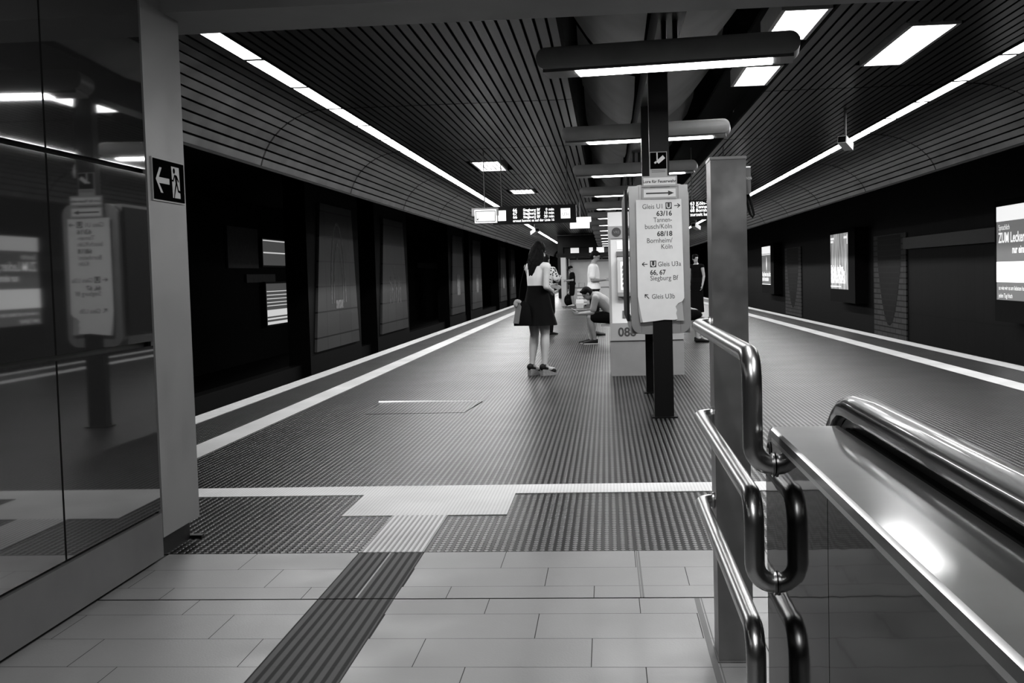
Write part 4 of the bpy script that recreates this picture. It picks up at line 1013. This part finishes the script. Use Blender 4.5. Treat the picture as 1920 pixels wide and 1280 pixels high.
# ---- seated man bent over his phone (faces -X: rz = +90 deg; local +Y = world -X)
Js = {'spine': [V(0, -.05, .50), V(0, .02, .64), V(0, .14, .78), V(0, .27, .88), V(0, .345, .915), V(0, .38, .93)], 'head': V(0, .425, .925), 'face': V(0, .72, -.70), 'up': V(0, .55, .83), 'curl': .7}
for sd, sg in (('L', -1), ('R', 1)):
    Js['leg' + sd] = [V(sg * .09, 0, .48), V(sg * .15, .40, .50), V(sg * .13, .36, .085), V(sg * .15, .54, .035)]
    Js['arm' + sd] = [V(sg * .17, .27, .84), V(sg * .17, .33, .575), V(sg * .05, .57, .56)]
    Js['hand' + sd] = (V(-sg * .25, .9, .1), V(sg * .8, 0, -.3), V(0, .2, .9))
Js['legL'] = [V(-.09, 0, .48), V(-.13, .38, .49), V(-.10, .29, .085), V(-.12, .46, .035)]
def seat_parts(J, P, rot, rt):
    out = [('t_shirt', shirt(J, rt, 1, .016, .75), M['grey_cloth'], .011), ('shorts', shorts(J, 1, .022, .8), M['black_cloth'], .012), ('hair', short_hair(P, 1.03, .0), M['hair'], .010)]
    for s in 'LR':
        an, toe = J['leg' + s][2:]; h = an + V(0, -.05, 0); h.z = .012; t = V(toe.x, toe.y + .06, .012); b = MB(); shoe(b, h, t, 1.1, .085); out.append(('shoe', b, M['shoe_dark'], .010))
        b = MB(); f = (t - h).normalized(); r_ = f.cross(V(0, 0, 1)); b.loft([[h + f * q + r_ * w_, h + f * q - r_ * w_, h + f * q - r_ * w_ + V(0, 0, .022), h + f * q + r_ * w_ + V(0, 0, .022)] for q, w_ in ((-.01, .034), (.06, .042), (.18, .050), (.26, .030))])
        for i, p in enumerate(b.v): b.v[i] = p + V(0, 0, -.012)
        out.append(('sole', b, M['sole'], None))
    return out
person('seated man in grey T-shirt and black shorts bent over his phone on the bench', (.06, 21.1, 0), math.radians(90), Js, M['skin_tan'], seat_parts, .010)
phone((-.60, 21.1, .63), math.radians(90), .5, 'dark phone held by the seated man')

# ---- standing man in white shirt, facing +X
J = stand_joints(1.76, ar=(V(.19, 0, 1.39), V(.20, -.02, 1.12), V(.07, .24, 1.13)), al=(V(-.19, 0, 1.39), V(-.20, .0, 1.12), V(-.05, .26, 1.13)))
J['face'] = V(0, 1, -.55)
def man_white(J, P, rot, rt):
    out = [('polo_shirt', shirt(J, rt, 1.02, .022, .72), M['white_cloth'], .011), ('shorts', shorts(J, 1.02, .022, .9), M['black_cloth'], .012), ('hair', short_hair(P, 1.0), M['hair'], .010)]
    for s in 'LR':
        an, toe = J['leg' + s][2:]; b = MB(); shoe(b, V(an.x, an.y - .05, 0), V(toe.x, toe.y + .07, 0), 1.1, .09); out.append(('shoe', b, M['shoe_dark'], .010))
    return out
person('standing man in white shirt looking at a phone beside the ticket machine', (-.27, 24.0, 0), math.radians(-90), J, M['skin_tan'], man_white, .011)
phone((.07, 24.0, 1.19), math.radians(-90), .35, 'phone held by the standing man in white')

# ---- man with cap far back, faces -X
J = stand_joints(1.60, ar=(V(.185, 0, 1.39), V(.21, -.03, 1.11), V(.08, .22, 1.10)), al=(V(-.185, 0, 1.39), V(-.21, -.03, 1.11), V(-.06, .24, 1.10)))
J['face'] = V(0, 1, -.6)
def man_cap(J, P, rot, rt):
    out = [('t_shirt', shirt(J, rt, 1, .02, .6), M['black_cloth'], .012), ('shorts', shorts(J, 1, .024, .9), M['black_cloth'], .012)]
    b = MB(); b.ell(P(0, -.012, .045), (.085, .100, .080)); f = P(0, 1, 0) - P(0, 0, 0); b.ell(P(0, .115, .040), (.065, .065, .012), rot); out.append(('cap', b, M['black_cloth'], .010))
    for s in 'LR':
        an, toe = J['leg' + s][2:]; b = MB(); shoe(b, V(an.x, an.y - .05, 0), V(toe.x, toe.y + .07, 0), 1.1, .08); out.append(('shoe', b, M['sole'], .010))
    return out
person('distant man in black T-shirt, shorts and cap leaning by the white shelter', (-1.36, 45.6, 0), math.radians(90), J, M['skin_tan'], man_cap, .012)
phone((-1.66, 45.6, 1.06), math.radians(90), .4, 'phone held by the distant man in the cap')

# ---- person in patterned shirt beyond the woman, back to the viewer, facing away to the right
J = stand_joints(1.72, ar=(V(.19, 0, 1.39), V(.26, .06, 1.15), V(.20, .26, 1.22)), al=(V(-.19, 0, 1.39), V(-.22, -.02, 1.12), V(-.12, .2, 1.10)))
def man_pat(J, P, rot, rt):
    out = [('patterned_shirt', shirt(J, rt, 1, .024, .75), M['patterned'], .012), ('trousers', shorts(J, 1, .02, 1.0), M['black_cloth'], .012), ('hair', short_hair(P, 1.0), M['hair'], .010)]
    b = out[1][1]
    for s in 'LR':
        hp, kn, an, toe = J['leg' + s]; b.chain([kn, an], [.080, .060]); c = MB(); shoe(c, V(an.x, an.y - .05, 0), V(toe.x, toe.y + .07, 0), 1.1, .08); out.append(('shoe', c, M['shoe_dark'], .010))
    return out
person('person in black and white patterned shirt half hidden behind the long haired woman', (-1.30, 24.6, 0), math.radians(-30), J, M['skin_tan'], man_pat, .011)

# ---- woman in black sleeveless dress to the right of the display case, seen from the back
J = stand_joints(1.74, ar=(V(.18, 0, 1.39), V(.215, -.02, 1.11), V(.20, .05, .86)), al=(V(-.18, 0, 1.39), V(-.215, -.02, 1.11), V(-.20, .05, .86)))
J['face'] = V(-.8, .5, -.2)
def woman_black(J, P, rot, rt):
    b = shirt(J, rt, .95, .014, 0); rings = []
    for z, r_ in ((1.02, .15), (.9, .18), (.6, .19), (.3, .20), (.12, .21)): rings.append([V(r_ * math.cos(a), .75 * r_ * math.sin(a), z) for a in (2 * PI * j / 20 for j in range(20))])
    b.loft(rings); out = [('dress', b, M['black_cloth'], .012), ('hair', short_hair(P, 1.0, .02), M['hair'], .010)]
    c = MB(); c.ell(P(0, -.11, .06), (.045, .045, .045)); out.append(('hair_bun', c, M['hair'], None))
    for s in 'LR':
        an, toe = J['leg' + s][2:]; c = MB(); shoe(c, V(an.x, an.y - .05, 0), V(toe.x, toe.y + .07, 0), 1.1, .08); out.append(('shoe', c, M['shoe_dark'], .010))
    return out
person('woman in long black sleeveless dress between the display case and the steel post', (2.52, 32.6, 0), math.radians(150), J, M['skin'], woman_black, .011, .97)

# ---- seated person at the other end of the bench, mostly hidden behind the display case
Jt = {'spine': [V(0, -.05, .50), V(0, -.04, .64), V(0, -.01, .82), V(0, .02, .96), V(0, .05, 1.03), V(0, .065, 1.08)], 'head': V(0, .09, 1.155), 'face': V(0, 1, -.3)}
for sd, sg in (('L', -1), ('R', 1)):
    Jt['leg' + sd] = [V(sg * .09, 0, .48), V(sg * .12, .40, .50), V(sg * .11, .40, .085), V(sg * .13, .56, .035)]
    Jt['arm' + sd] = [V(sg * .18, .02, .95), V(sg * .20, .08, .68), V(sg * .08, .30, .60)]
    Jt['hand' + sd] = (V(-sg * .25, .9, -.1), V(0, 0, 1), V(-sg * .9, .3, 0))
def seat2(J, P, rot, rt):
    out = [('jacket', shirt(J, rt, 1, .02, 1.0), M['black_cloth'], .012), ('shorts', shorts(J, 1, .022, .95), M['black_cloth'], .012), ('hair', short_hair(P, 1.0), M['hair'], .010)]
    for s in 'LR':
        an, toe = J['leg' + s][2:]; b = MB(); shoe(b, V(an.x, an.y - .05, 0), V(toe.x, toe.y + .06, 0), 1.1, .085); out.append(('shoe', b, M['shoe_dark'], .010))
    return out
person('seated person whose legs and dark shoes show below the display case', (1.22, 20.98, .0), math.radians(-90), Jt, M['skin'], seat2, .011)

# ---- luggage by the shelter
o = thing('backpack', 'black backpack on the floor behind the legs of the man in the cap', 'backpack', (-1.5, 45.95, 0))
b = MB(); b.ell((-1.52, 46.15, .24), (.20, .14, .25)); b.ell((-1.52, 46.02, .16), (.15, .08, .14)); obj('sack', remesh(MB().add([v - Vector((-1.5, 46.1, 0)) for v in b.v], b.f), 'sack', M['black_cloth'], .014), None, o, local=True)
b = MB(); b.tube([(-1.58, 46.15, .47), (-1.52, 46.15, .54), (-1.46, 46.15, .47)], .012, 8); obj('handle', b, M['black_cloth'], o, 60)
o = thing('carrier_bag', 'white carrier bag standing on the floor in front of the striped suitcase', 'bag', (-1.02, 43.2, 0))
rings = [[(-1.02 + sx * w_, 43.2 + sy * d_, z) for sx, sy in ((-1, -1), (1, -1), (1, 1), (-1, 1))] for z, w_, d_ in ((0, .13, .09), (.18, .15, .10), (.27, .14, .06), (.33, .13, .02))]
b = MB(); b.loft(rings); obj('bag_body', b, M['plastic_white'], o)
b = MB(); b.tube([(-1.08, 43.2, .33), (-1.06, 43.2, .43), (-.98, 43.2, .43), (-.96, 43.2, .33)], .008, 8); obj('bag_handle', b, M['plastic_white'], o, 60)
o = thing('suitcase', 'white and grey striped suitcase beside the man in the cap', 'suitcase', (-.98, 45.6, 0))
b = MB(); b.prism(rounded(-1.17, -.80, .06, .70, .06, 4), 45.45, 45.72); obj('shell', b, M['plastic_white'], o, 40)
for k in range(4):
    b = MB(); b.box(-1.172, -.798, 45.44, 45.73, .14 + .14 * k, .18 + .14 * k); obj('band', b, M['machine_grey'], o)
for x in (-1.12, -.85):
    b = MB(); b.cyl((x - .02, 45.58, .03), (x + .02, 45.58, .03), .03); obj('wheel', b, M['black'], o, 40)
b = MB(); b.tube([(-1.1, 45.6, .70), (-1.1, 45.6, .92), (-.87, 45.6, .92), (-.87, 45.6, .70)], .012, 8); obj('pull_handle', b, M['steel'], o)
